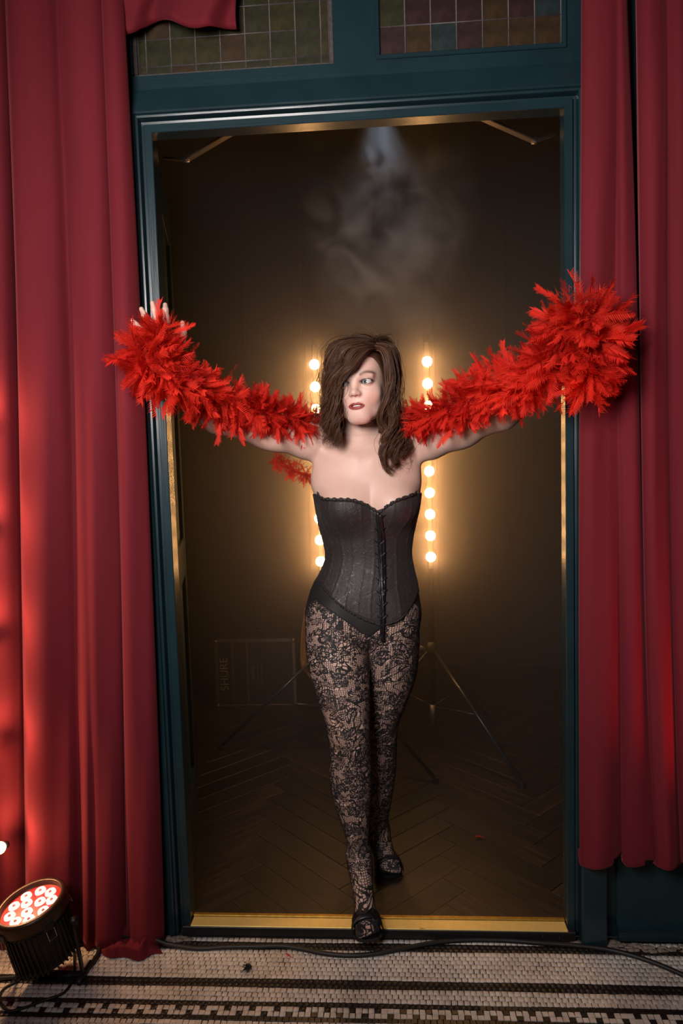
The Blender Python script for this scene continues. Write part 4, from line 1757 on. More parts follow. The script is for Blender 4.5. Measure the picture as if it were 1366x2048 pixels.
# eye shadow and lashes
ux, uz = (qx - .0312), q[:, 2] - .0006
blend(front * 0.62 * np.exp(-((ux - .003) / .016) ** 2 - ((uz - .0050) / .0058) ** 2), (0.20, 0.115, 0.095))
blend(front * (q[:, 1] < -.062) * 0.30 * np.exp(-((ux - .012) / .008) ** 2 - ((uz - .001) / .006) ** 2), (0.13, 0.08, 0.07))
rr = np.sqrt((ux / .0145) ** 2 + (uz / .0066) ** 2)
blend(front * (q[:, 1] < -.06) * np.exp(-((rr - 1.0) / 0.30) ** 2) * (0.97 * (uz > 0) + 0.65 * (uz <= 0)), (0.025, 0.018, 0.017))
# brows
bz = 0.0185 + 0.0060 * np.sin(np.clip((qx - .014) / .036, 0, 1.1) * math.pi * 0.80)
bw = 0.0034 * sstep(.062, .040, qx) + .0014
blend(front * 0.92 * sstep(.013, .018, qx) * sstep(.056, .048, qx) * (q[:, 1] < -.055) * np.exp(-((q[:, 2] - bz) / bw) ** 2), (0.11, 0.060, 0.038))
# lips
lx = q[:, 0] / .0222
lt = -.0600 + .0086 * np.clip(1 - lx ** 2, 0, 1) ** 0.8 - .0014 * np.exp(-(q[:, 0] / .004) ** 2)
lb_ = -.0600 - .0108 * np.sqrt(np.clip(1 - lx ** 2, 0, 1))
lm = sstep(-.0012, .0008, lt - q[:, 2]) * sstep(-.0012, .0008, q[:, 2] - lb_) * (np.abs(lx) < 1) * (q[:, 1] < -.064) * is_head
blend(lm, (0.27, 0.042, 0.036))
blend(is_head * (qx < .013) * (np.abs(q[:, 2] + .0602) < .0028) * (q[:, 1] > -.080) * (q[:, 1] < -.05) * 0.9, (0.05, 0.012, 0.012))
# finger tips
ca_ = me.color_attributes.new('complexion', 'FLOAT_COLOR', 'POINT')
ca_.data.foreach_set('color', np.column_stack([colr, np.ones(len(BV))]).astype(np.float32).ravel())

t = NT('skin')
at_ = t.n('ShaderNodeAttribute', attribute_name='complexion')
n_ = t.noise(t.coord(), 35, 3)
mx = t.n('ShaderNodeMix', data_type='RGBA', blend_type='MULTIPLY')
mx.inputs[0].default_value = 0.5
t.l(at_.outputs['Color'], mx.inputs[6])
t.l(t.ramp(n_, [(0.3, (0.90, 0.84, 0.83)), (0.7, (1, 1, 1))]), mx.inputs[7])
t.l(mx.outputs[2], t.b.inputs['Base Color'])
t.set(Roughness=0.46, Subsurface_Weight=0.12, Subsurface_Scale=0.012)
t.b.inputs['Subsurface Radius'].default_value = (1.0, 0.35, 0.2)
t.b.inputs['Specular IOR Level'].default_value = 0.35
M['skin'] = t.m
person = link('person', me, M['skin'])
tag(person, 'dark-haired person in black corset and lace tights, arms spread across the doorway', 'person')

# eyes
t = NT('eye')
tc = t.n('ShaderNodeTexCoord')
sx = t.n('ShaderNodeSeparateXYZ')
t.l(tc.outputs['Object'], sx.inputs[0])
vl = t.n('ShaderNodeVectorMath', operation='LENGTH')
cx_ = t.n('ShaderNodeCombineXYZ')
t.l(sx.outputs[0], cx_.inputs[0])
t.l(sx.outputs[1], cx_.inputs[1])
t.l(cx_.outputs[0], vl.inputs[0])
mr = t.n('ShaderNodeMapRange')
mr.inputs['From Max'].default_value = 0.012
t.l(vl.outputs['Value'], mr.inputs[0])
t.l(t.ramp(mr.outputs[0], [(0.0, (0.006, 0.006, 0.006)), (0.18, (0.006, 0.006, 0.006)), (0.21, (0.06, 0.075, 0.08)), (0.42, (0.085, 0.10, 0.105)), (0.48, (0.018, 0.02, 0.022)),
                           (0.53, (0.56, 0.52, 0.50))]), t.b.inputs['Base Color'])
t.set(Roughness=0.12)
M['eye'] = t.m
er = 0.0122 * HS
ball = MB().lathe([(0.0001, er)] + [(er * math.sin(a), er * math.cos(a)) for a in np.linspace(0.1, 3.0, 22)] + [(0.0001, -er)], 28).mesh('eyeball', True)
ball.materials.append(M['eye'])
gaze = HR @ np.array([-0.27, -0.95, 0.05])
gaze = gaze / np.linalg.norm(gaze)
for s in (-1, 1):
    e_ = link('eyeball', ball, None, person, loc=tuple(head_world((s * .0310, -.0726, .0))))
    e_.rotation_euler = Vector(gaze).to_track_quat('Z', 'Y').to_euler()
# teeth
tv, tf = [], []
for i in range(13):
    a = -0.62 + 1.24 * i / 12
    for z in (-.0572, -.0618):
        tv.append(head_world((.0205 * math.sin(a), -.0625 - .0205 * math.cos(a), z)))
for i in range(12):
    tf.append((2 * i, 2 * i + 1, 2 * i + 3, 2 * i + 2))
to_ = link('teeth', mesh_from('teeth', np.array(tv), tf, True), plain('tooth enamel', (0.72, 0.66, 0.60), 0.25), person)
to_.modifiers.new('thick', 'SOLIDIFY').thickness = 0.002


# ------------------------------------------------------------------ clothes
def to_px(P):
    q_ = (P - CAM) @ RC
    return 683 + F_PX * q_[..., 0] / q_[..., 1], 1024 - F_PX * q_[..., 2] / q_[..., 1]


def curve_z(rows, Y_):
    """world height of an edge given by pixels, as a function of world x"""
    p = np.array([at(a, b, Y_) for a, b in rows])
    i = np.argsort(p[:, 0])
    return lambda x: np.interp(x, p[i, 0], p[i, 2])


z_top = curve_z([(560, 982), (628, 987), (645, 999), (675, 999), (705, 1000), (730, 1008), (757, 1023), (775, 1010), (795, 999), (820, 991), (838, 986), (900, 984)], .12)
z_hem = curve_z([(560, 1120), (614, 1146), (640, 1172), (665, 1198), (695, 1220), (725, 1236), (768, 1252), (800, 1240), (822, 1218), (838, 1196), (900, 1150)], .10)
z_leg = curve_z([(560, 1178), (613, 1201), (640, 1212), (668, 1227), (700, 1249), (722, 1268), (740, 1276), (758, 1262), (785, 1240), (815, 1222), (838, 1198), (900, 1170)], .09)


def front_only(p, zf, back):
    """edge height: as drawn at the front, level at the back"""
    s_ = np.clip((p[..., 1] - .14) / .12, 0, 1)
    return zf(p[..., 0]) * (1 - s_) + back * s_


zt_back = float(W3(730, 990, .2)[2])
zh_back = float(W3(730, 1190, .2)[2])
zl_back = float(W3(730, 1300, .2)[2])


def corset_base(p):
    return smin(trunk_field(p), lower_b(p), .018)


def corset_field(p):
    d = corset_base(p)
    pz = p[..., 2]
    off = .0045
    # panel seams and boning channels
    cx, cy, a, b = TORSO.axis(pz)
    ang = np.arctan2(p[..., 0] - cx - 0.03 * 0, -(p[..., 1] - cy)) - 0.22
    rib = np.abs(((ang / 0.33) + 0.5) % 1.0 - 0.5)
    off = off + .0016 * np.exp(-(rib / .07) ** 2)
    d = d - off
    d = smax(d, pz - front_only(p, z_top, zt_back), .003)
    return smax(d, front_only(p, z_hem, zh_back) - pz, .003)


lo_c, hi_c = W3(600, 1265, .2) - np.array([.02, .2, 0]), W3(860, 970, .2) + np.array([.02, .2, 0])
lo_c[1], hi_c[1] = -.02, .36
Vc, Fc = mesh_field(corset_field, lo_c, hi_c, 0.0032)


def brocade():
    t = NT('black brocade')
    c = t.coord((1, 1, 1))
    w_ = t.n('ShaderNodeTexNoise', Scale=26.0, Detail=2.0)
    t.l(c, w_.inputs['Vector'])
    mix = t.n('ShaderNodeMix', data_type='VECTOR')
    mix.inputs[0].default_value = 0.035
    t.l(c, mix.inputs[4])
    t.l(w_.outputs['Color'], mix.inputs[5])
    v = t.n('ShaderNodeTexVoronoi', Scale=85.0, feature='DISTANCE_TO_EDGE')
    t.l(mix.outputs[1], v.inputs['Vector'])
    v2 = t.n('ShaderNodeTexVoronoi', Scale=60.0, feature='F1')
    t.l(mix.outputs[1], v2.inputs['Vector'])
    fl = t.n('ShaderNodeMath', operation='MULTIPLY')
    t.l(t.ramp(v.outputs['Distance'], [(0.06, (1, 1, 1)), (0.14, (0, 0, 0))]), fl.inputs[0])
    t.l(t.ramp(v2.outputs['Distance'], [(0.35, (1, 1, 1)), (0.5, (0.2, 0.2, 0.2))]), fl.inputs[1])
    t.l(t.ramp(fl.outputs[0], [(0.0, (0.018, 0.013, 0.013)), (1.0, (0.036, 0.027, 0.026))]), t.b.inputs['Base Color'])
    t.l(t.ramp(fl.outputs[0], [(0.0, (0.62, 0.62, 0.62)), (1.0, (0.44, 0.44, 0.44))]), t.b.inputs['Roughness'])
    t.set(Sheen_Weight=0.05)
    t.bump(fl.outputs[0], 0.4, 0.0008)
    return t.m


M['brocade'] = brocade()
M['black_cloth'] = plain('black jersey', (0.010, 0.008, 0.009), 0.7, 0, 0.2, 80)
M['black_satin'] = plain('black satin', (0.009, 0.008, 0.011), 0.35, 0, 0.2, 80)
M['black_lace'] = plain('black gathered lace', (0.016, 0.012, 0.012), 0.65, 0, 0.4, 250, 0.6)
corset = link('corset', mesh_from('corset', Vc, Fc, True), M['brocade'], person)
corset['label'] = 'black brocade corset with a ruffled sweetheart neckline'


def surf_y(x, z, fn, off=0.0, y0=-0.05, y1=0.22):
    """front surface of a field at (x, z)"""
    ys = np.linspace(y0, y1, 220)
    P_ = np.stack([np.full_like(ys, x), ys, np.full_like(ys, z)], 1).astype(np.float32)
    v = fn(P_)
    k = np.argmax(v < off)
    return ys[k] if (v < off).any() else None


def ruffle(name, pxrow, Y_, fn, mat, amp, height, parent, per=0.010, up=1, off=0.006):
    pts = spline(np.array([at(a, b, Y_) for a, b in pxrow]), 400)
    v, f = [], []
    s_acc = 0
    row = 0
    for i, p in enumerate(pts):
        y = surf_y(p[0], p[2] - up * 0.006, fn, off)
        if y is None:
            continue
        if row > 0:
            s_acc += np.linalg.norm(p - last)
        last = p
        ph_ = s_acc / per * 2 * math.pi
        for k, hh in enumerate((-0.5, 0.15, 1.0)):
            w_ = amp * (0.25 + 0.75 * max(0, hh)) * math.sin(ph_ + 0.8 * math.sin(ph_ * 0.37))
            v.append((p[0] + w_ * 0.3, y - 0.0015 - abs(w_) * 0.6 + w_ * 0.4, p[2] + up * height * hh * (1 + 0.25 * math.sin(ph_ * 0.5 + 1))))
        if row > 0:
            b_ = row * 3
            for k in range(2):
                f.append((b_ - 3 + k, b_ + k, b_ + k + 1, b_ - 2 + k))
        row += 1
    o = link(name, mesh_from(name, np.array(v), f, True), mat, parent)
    o.modifiers.new('thick', 'SOLIDIFY').thickness = 0.0012
    return o


ruffle('neckline_ruffle', [(632, 989), (645, 998), (675, 998), (705, 999), (730, 1007), (757, 1022), (775, 1010), (795, 999), (820, 991), (834, 986)], .12, corset_base,
       M['black_lace'], .004, .006, corset)
ruffle('hem_trim', [(628, 1166), (645, 1180), (665, 1196), (695, 1217), (725, 1234), (766, 1249)], .10, corset_base,
       M['black_lace'], .003, .005, corset, up=-1)
ruffle('hem_trim', [(766, 1249), (800, 1238), (822, 1216), (834, 1200)], .10, corset_base, M['black_lace'], .002, .004, corset, up=-1)


# front busk with loops, lacing ribbon and hanging ends
def ribbon(name, pxs, fn, off, width, mat, parent, n=60, thick=0.0012, wob=0.0):
    pts = spline(np.array([(a, b) for a, b in pxs], dtype=float), n)
    v, f = [], []
    prev = 0.1
    for i, (a, b) in enumerate(pts):
        p = at(a, b, .10)
        y = surf_y(p[0], p[2], fn, off) if fn is not None else None
        y = prev if y is None else y
        prev = y
        p = at(a, b, y - 0.003)
        tw_ = wob * math.sin(i * 0.4)
        for s in (-1, 0, 1):
            v.append((p[0] + s * width / 2 * math.cos(tw_), p[1] - (0.0012 if s == 0 else 0) + s * width / 2 * math.sin(tw_), p[2]))
        if i:
            for k in range(2):
                f.append((3 * i - 3 + k, 3 * i + k, 3 * i + k + 1, 3 * i - 2 + k))
    o = link(name, mesh_from(name, np.array(v), f, True), mat, parent)
    o.modifiers.new('thick', 'SOLIDIFY').thickness = thick
    return o


def corset_outer(p):
    return corset_base(p) - .0065


ribbon('busk_band', [(756, 1026), (760, 1080), (763, 1130), (765, 1190), (767, 1246)], corset_outer, 0, .013, M['black_satin'], corset)


def drape_field(p):
    return np.minimum(corset_outer(p), lower_field(p) - .004)


ribbon('ribbon_end', [(761, 1030), (766, 1080), (768, 1150), (767, 1210), (766, 1260), (766, 1284)], drape_field, 0, .011, M['black_satin'], corset, wob=0.25)
ribbon('ribbon_end', [(757, 1030), (757, 1080), (760, 1150), (762, 1220), (762, 1268)], drape_field, 0, .007, M['black_satin'], corset, wob=0.5)
for k in range(9):
    py_ = 1035 + k * 25
    ribbon('lace_loop', [(747 + k * 0.7, py_ - 5), (758 + k * 0.7, py_ + 3), (770 + k * 0.6, py_ - 6)], corset_outer, 0, .0035, M['black_satin'], corset, n=12)
    p = at(753 + k, py_ + 6, .1)
    y = surf_y(p[0], p[2], corset_outer)
    if y is not None:
        p = at(753 + k, py_ + 6, y)
        MB().lathe([(0.0001, .002), (.003, .0015), (.0035, 0)], 8, np.array([[1, 0, 0, p[0]], [0, 0, -1, p[1]], [0, 1, 0, p[2]], [0, 0, 0, 1.0]])).build('stud', M['steel_dark'] if 'steel_dark' in M else M['black_satin'], corset, True)


# briefs
def briefs_field(p):
    d = smin(TORSO(p), lower_field(p), .018) - .0030
    d = smax(d, front_only(p, z_leg, zl_back) - p[..., 2], .002)
    return smax(d, p[..., 2] - front_only(p, z_hem, zh_back) - .012, .002)


Vb, Fb = mesh_field(briefs_field, (lo_c[0], -.02, float(W3(730, 1320, .2)[2])), (hi_c[0], .36, zh_back + .06), 0.0036)
link('briefs', mesh_from('briefs', Vb, Fb, True), M['black_cloth'], person)['label'] = 'plain black briefs under the corset hem'


# lace tights: a skin-tight shell with a net pattern
def tights_field(p):
    return smin(TORSO(p), lower_field(p), .018) - .0016


zt_tights = zh_back + .03
Vt, Ft = mesh_field(tights_field, (lo_c[0], -.16, 0.0), (hi_c[0] + .02, .44, zt_tights + .03), 0.004)
Vt, Ft = keep_faces(Vt, Ft, Vt[:, 2] < zt_tights)
me = mesh_from('lace_tights', Vt, Ft, True)
fr_ = LEG_R(Vt.astype(np.float32))
fl_ = LEG_L(Vt.astype(np.float32))
isr = fr_ < fl_
U = np.zeros((len(Vt), 3), np.float32)
for msk, leg, off in ((isr, LEG_R, 0.0), (~isr, LEG_L, 3.0)):
    z = Vt[msk, 2]
    cx, cy, a, b = leg.axis(z)
    U[msk, 0] = np.arctan2(Vt[msk, 0] - cx, -(Vt[msk, 1] - cy)) * (0.022 + 0.52 * np.clip(a, .035, .1)) + off
    U[msk, 1] = z - 0.35 * np.minimum(Vt[msk, 1], .0) * (z < .15)
    U[msk, 2] = 0
va = me.attributes.new('lace_uv', 'FLOAT_VECTOR', 'POINT')
va.data.foreach_set('vector', U.ravel())


def lace_mat():
    t = NT('black floral lace')
    a = t.n('ShaderNodeAttribute', attribute_name='lace_uv')
    uv = a.outputs['Vector']
    # gentle warp so that the net stretches with the pattern
    w1 = t.n('ShaderNodeTexNoise', Scale=16.0, Detail=1.0)
    t.l(uv, w1.inputs['Vector'])
    sub = t.n('ShaderNodeVectorMath', operation='SUBTRACT')
    t.l(w1.outputs['Color'], sub.inputs[0])
    sub.inputs[1].default_value = (0.5, 0.5, 0.5)
    sc_ = t.n('ShaderNodeVectorMath', operation='SCALE')
    t.l(sub.outputs[0], sc_.inputs[0])
    sc_.inputs['Scale'].default_value = 0.055
    wv = t.n('ShaderNodeVectorMath', operation='ADD')
    t.l(uv, wv.inputs[0])
    t.l(sc_.outputs[0], wv.inputs[1])

    def vor(vec, scale, feature, rnd_, sy=1.0):
        mp = t.n('ShaderNodeMapping')
        mp.inputs['Scale'].default_value = (1, sy, 1)
        t.l(vec, mp.inputs[0])
        v = t.n('ShaderNodeTexVoronoi', Scale=scale, feature=feature, voronoi_dimensions='2D', Randomness=rnd_)
        t.l(mp.outputs[0], v.inputs['Vector'])
        return v.outputs['Distance']

    def math_(op, x, y):
        m = t.n('ShaderNodeMath', operation=op)
        for i, q_ in enumerate((x, y)):
            if isinstance(q_, (int, float)):
                m.inputs[i].default_value = q_
            else:
                t.l(q_, m.inputs[i])
        return m.outputs[0]

    def line(d, w0, w1_):
        return t.ramp(d, [(w0, (1, 1, 1)), (w1_, (0, 0, 0))])

    fine = line(vor(uv, 205, 'DISTANCE_TO_EDGE', 0.45), 0.075, 0.135)
    coarse = line(vor(wv.outputs[0], 105, 'DISTANCE_TO_EDGE', 0.55, 0.7), 0.085, 0.13)
    zone = t.n('ShaderNodeTexNoise', Scale=26.0, Detail=1.0)
    t.l(uv, zone.inputs['Vector'])
    zm = t.ramp(zone.outputs[0], [(0.56, (0, 0, 0)), (0.60, (1, 1, 1))])
    mixn = t.n('ShaderNodeMix', data_type='RGBA')
    t.l(zm, mixn.inputs[0])
    t.l(fine, mixn.inputs[6])
    t.l(coarse, mixn.inputs[7])
    net = mixn.outputs[2]
    # flowers: petal outlines round scattered centres
    def flower(scale, petals, rad, wid, rnd_):
        v = t.n('ShaderNodeTexVoronoi', Scale=scale, feature='F1', voronoi_dimensions='2D', Randomness=rnd_)
        t.l(wv.outputs[0], v.inputs['Vector'])
        d_ = t.n('ShaderNodeVectorMath', operation='SUBTRACT')
        t.l(wv.outputs[0], d_.inputs[0])
        t.l(v.outputs['Position'], d_.inputs[1])
        sp = t.n('ShaderNodeSeparateXYZ')
        t.l(d_.outputs[0], sp.inputs[0])
        an_ = math_('ARCTAN2', sp.outputs[1], sp.outputs[0])
        r_ = math_('MULTIPLY', v.outputs['Distance'], 1.0)
        pet = math_('ABSOLUTE', math_('COSINE', math_('MULTIPLY', an_, petals / 2.0), 0.0), 0.0)
        lim = math_('ADD', math_('MULTIPLY', pet, rad * 0.55), rad * 0.45)
        e_ = math_('ABSOLUTE', math_('SUBTRACT', r_, lim), 0.0)
        out_ = line(e_, wid, wid * 1.5)
        vein = math_('MULTIPLY', line(math_('SUBTRACT', 1.0, pet), 0.012, 0.03), math_('LESS_THAN', r_, lim))
        eye_ = math_('LESS_THAN', r_, rad * 0.16)
        return math_('MAXIMUM', math_('MAXIMUM', out_, vein), eye_)

    # scrolls: contour lines of a smooth field
    def scroll(scale, n_lines, wid):
        ns = t.n('ShaderNodeTexNoise', Scale=scale, Detail=0.6)
        t.l(wv.outputs[0], ns.inputs['Vector'])
        fr = math_('FRACT', math_('MULTIPLY', ns.outputs[0], n_lines), 0.0)
        return line(math_('ABSOLUTE', math_('SUBTRACT', fr, 0.5), 0.0), wid, wid * 1.6)

    fl1 = flower(19, 5, 0.42, 0.035, 0.8)
    fl2 = flower(37, 6, 0.40, 0.045, 1.0)
    scr = scroll(15, 9, 0.060)
    lz = t.n('ShaderNodeTexNoise', Scale=12.0, Detail=1.0)
    t.l(uv, lz.inputs['Vector'])
    scr = math_('MULTIPLY', scr, t.ramp(lz.outputs[0], [(0.44, (0, 0, 0)), (0.50, (1, 1, 1))]))
    fl2 = math_('MULTIPLY', fl2, t.ramp(lz.outputs[0], [(0.50, (1, 1, 1)), (0.56, (0, 0, 0))]))
    dots = t.ramp(vor(uv, 70, 'F1', 0.6), [(0.16, (1, 1, 1)), (0.21, (0, 0, 0))])
    dz = t.n('ShaderNodeTexNoise', Scale=17.0, Detail=0.0)
    t.l(uv, dz.inputs['Vector'])
    dots = math_('MULTIPLY', dots, t.ramp(dz.outputs[0], [(0.55, (0, 0, 0)), (0.6, (1, 1, 1))]))
    dense = t.n('ShaderNodeTexNoise', Scale=34.0, Detail=2.0)
    t.l(wv.outputs[0], dense.inputs['Vector'])
    dn = t.ramp(dense.outputs[0], [(0.60, (0, 0, 0)), (0.68, (0.5, 0.5, 0.5))])
    al = math_('MAXIMUM', math_('MAXIMUM', net, fl1), math_('MAXIMUM', math_('MAXIMUM', fl2, dots), math_('MAXIMUM', dn, scr)))
    t.l(al, t.b.inputs['Alpha'])
    t.set(Base_Color=(0.010, 0.008, 0.009), Roughness=0.75)
    return t.m


M['lace'] = lace_mat()
tg = link('lace_tights', me, M['lace'], person)
tg['label'] = 'black floral lace tights'


# ------------------------------------------------------------------ high-heeled sandals
def sandal(an, ba, to, sign, floor_z, name='sandal'):
    f_ = unit((to - ba) * np.array([1, 1, 0]))
    s_ = np.array([f_[1], -f_[0], 0]) * sign
    # footbed as a swept strip: heel seat, arch, ball, toe
    heel = an + np.array([0.0, 0.034, -0.073])
    ball_ = np.array([ba[0], ba[1], floor_z + 0.013])
    toe = np.array([to[0], to[1], floor_z + 0.013]) + f_ * 0.012
    path = spline([heel + np.array([0, 0.018, 0.002]), heel, heel * 0.55 + ball_ * 0.45 + np.array([0, 0, -.012]), ball_ + np.array([0, 0.012, 0.004]), (ball_ + toe) / 2, toe], 40)
    wid = np.interp(np.linspace(0, 1, 40), [0, .08, .2, .45, .68, .82, .94, 1.0], [.012, .024, .026, .024, .037, .040, .030, .012])
    v, f = [], []
    for i, (p, w_) in enumerate(zip(path, wid)):
        for (a_, b_) in ((-1, 0), (1, 0), (1, -0.010), (-1, -0.010)):
            v.append(p + s_ * a_ * w_ + np.array([0, 0, b_]))
        if i:
            for k in range(4):
                k2 = (k + 1) % 4
                f.append((4 * i - 4 + k, 4 * i - 4 + k2, 4 * i + k2, 4 * i + k))
    f += [(3, 2, 1, 0), tuple(4 * 39 + k for k in range(4))]
    root = link(name, mesh_from(name, np.array(v), f, False), M['black_satin'], person)
    root['label'] = 'black high-heeled sandal with toe band and ankle strap'
    smooth_by_angle(root, 0.9)
    hb = MB()
    h0 = heel + np.array([0, .012, -.006])
    hb.tube([h0, h0 * 0.5 + np.array([h0[0], h0[1] - .002, floor_z + 0.001]) * 0.5, np.array([h0[0], h0[1] - 0.004, floor_z + 0.001])], [0.020, 0.010, 0.0075], 12)
    hb.build('heel', M['black_satin'], root, True)
    # heel counter
    hc = MB()
    for i in range(13):
        pass
    # toe band
    bv, bf = [], []
    nb = 22
    for j, (dy, wz) in enumerate(((0.016, 0.0), (0.0, 0.003), (-0.020, 0.002))):
        for i in range(nb):
            a_ = math.pi * (i / (nb - 1))
            c_ = np.array([ba[0], ba[1], ba[2]]) - f_ * dy + f_ * 0.008
            c_[2] = ba[2] + (0.010 if dy > 0.01 else 0.0)
            r1 = 0.043 if dy < 0.01 else 0.039
            zz = floor_z + 0.010 + (c_[2] + 0.026 - floor_z - 0.010 + wz) * math.sin(a_) ** 0.7
            q_ = c_ + s_ * r1 * math.cos(a_)
            bv.append((q_[0], q_[1], zz))
    for j in range(2):
        for i in range(nb - 1):
            bf.append((j * nb + i, j * nb + i + 1, (j + 1) * nb + i + 1, (j + 1) * nb + i))
    tb = link('toe_band', mesh_from('toe_band', np.array(bv), bf, True), M['black_satin'], root)
    tb.modifiers.new('thick', 'SOLIDIFY').thickness = 0.002
    return root


sandal(AN_R, BA_R, TO_R, 1, TH + 0.001)
sandal(AN_L, BA_L, TO_L, 1, TH + 0.001)


def ankle_strap(leg, py_, xl, xr, Y_, par):
    c = (at(xl, py_, Y_) + at(xr, py_, Y_)) / 2
    r_ = abs(at(xr, py_, Y_)[0] - at(xl, py_, Y_)[0]) / 2 + .0035
    pts = [(c[0] + r_ * math.cos(a_), c[1] + (r_ + .002) * math.sin(a_), c[2] + 0.010 * math.sin(a_)) for a_ in np.linspace(0, 2 * math.pi, 36)]
    MB().tube(pts, 0.0042, 8, flat=0.45).build('ankle_strap', M['black_satin'], par, True)
    MB().lathe([(0.0001, .003), (.0035, .002), (.004, -.002)], 10, np.array([[0, 0, -1, c[0] - r_ - .002], [0, 1, 0, c[1] - .01], [1, 0, 0, c[2] + .003], [0, 0, 0, 1.0]])).build('buckle', M['steel'], par, True)


sd = [o for o in person.children if o.name.startswith('sandal')]
ankle_strap(LEG_R, 1706, 698, 738, .102, sd[0])
ankle_strap(LEG_L, 1660, 738, 773, .305, sd[1])


# ------------------------------------------------------------------ hair
def hair_cap(p):
    q_ = head_local(p)
    d = smin(ell(q_, (0, .014, .036), (.069, .088, .076)), ell(q_, (0, -.042, .046), (.052, .042, .042)), .03)
    d = smin(d, ell(q_, (0, .02, -.02), (.060, .062, .075)), .03) * HS - .006
    z_ = q_[..., 2]
    yt = np.interp(z_, [-.12, -.02, .03, .062, .075, .09], [.00, -.012, -.040, -.062, -.095, -.12])
    return smax(d, (yt - q_[..., 1]) * 0.8, .004)


Vh, Fh = mesh_field(hair_cap, HO - .135, HO + .135, 0.003)
rs = np.random.RandomState(11)
GUIDES = [
    # the fringe swept over the brow
    ([(746, 692, .098), (732, 698, .068), (718, 714, .050), (705, 732, .043), (690, 746, .045), (675, 764, .056), (666, 792, .068), (668, 822, .078), (662, 850, .086), (674, 876, .09), (668, 898, .09)], .008, .011, 190, .007),
    ([(746, 688, .104), (726, 690, .074), (706, 705, .058), (692, 727, .053), (676, 748, .058), (663, 778, .070), (662, 810, .080), (655, 842, .09), (666, 870, .096), (658, 892, .098)], .009, .013, 190, .010),
    ([(745, 684, .110), (715, 684, .082), (690, 702, .068), (674, 730, .065), (660, 762, .075), (653, 795, .088), (660, 828, .095), (650, 858, .10), (662, 888, .105)], .011, .013, 200, .016),
    ([(742, 681, .125), (705, 678, .098), (678, 698, .09), (662, 730, .09), (650, 768, .10), (655, 804, .108), (645, 838, .115), (656, 868, .12), (648, 893, .12)], .012, .014, 200, .018),
    ([(737, 677, .15), (697, 676, .135), (668, 698, .13), (653, 738, .135), (645, 780, .145), (653, 820, .15), (642, 852, .155), (656, 884, .15)], .014, .014, 200, .019),
    ([(735, 676, .185), (692, 680, .18), (662, 712, .18), (652, 760, .18), (653, 810, .185), (648, 850, .185), (660, 882, .18)], .016, .022, 190, .012),
    ([(690, 730, .20), (676, 780, .20), (672, 825, .20), (676, 860, .19), (686, 884, .18)], .018, .022, 150, .008),
    ([(720, 690, .09), (700, 698, .072), (686, 720, .064), (676, 745, .062), (666, 775, .068), (660, 808, .08), (668, 842, .088), (656, 870, .10)], .010, .012, 150, .011),
    # the other side, longer
    ([(752, 690, .102), (766, 702, .086), (774, 730, .082), (775, 765, .083), (770, 800, .090), (764, 836, .10), (770, 870, .104), (763, 900, .104), (775, 930, .102), (784, 954, .10)], .009, .011, 190, .009),
    ([(752, 686, .108), (772, 700, .090), (783, 735, .087), (785, 772, .088), (779, 808, .095), (783, 845, .102), (774, 880, .106), (786, 912, .104), (774, 940, .102)], .010, .013, 200, .011),
    ([(751, 683, .125), (780, 702, .115), (793, 742, .112), (796, 785, .118), (790, 825, .122), (799, 860, .122), (788, 892, .118), (799, 915, .112), (786, 932, .108)], .011, .015, 200, .013),
    ([(748, 679, .155), (785, 700, .155), (801, 748, .158), (803, 792, .16), (797, 832, .16), (810, 866, .15), (814, 890, .138), (796, 914, .125), (806, 900, .12)], .013, .016, 200, .014),
    ([(742, 677, .19), (782, 696, .20), (800, 745, .20), (801, 795, .20), (794, 840, .195), (802, 878, .18), (788, 902, .16)], .016, .024, 190, .010),
    ([(766, 735, .20), (768, 790, .20), (770, 840, .19), (778, 880, .17), (790, 905, .14)], .018, .022, 150, .008),
    # over the crown
    ([(748, 684, .12), (738, 673, .15), (725, 672, .19), (715, 690, .24), (712, 730, .26), (715, 790, .26), (720, 850, .25)], .022, .035, 170, .006),
    ([(752, 684, .13), (762, 676, .17), (768, 690, .23), (768, 735, .25), (760, 800, .25), (755, 850, .25)], .022, .035, 170, .006),
    ([(744, 680, .13), (718, 672, .14), (690, 682, .16), (670, 710, .2), (668, 760, .22), (672, 820, .22), (680, 870, .21)], .02, .028, 170, .008),
]
NP = 26


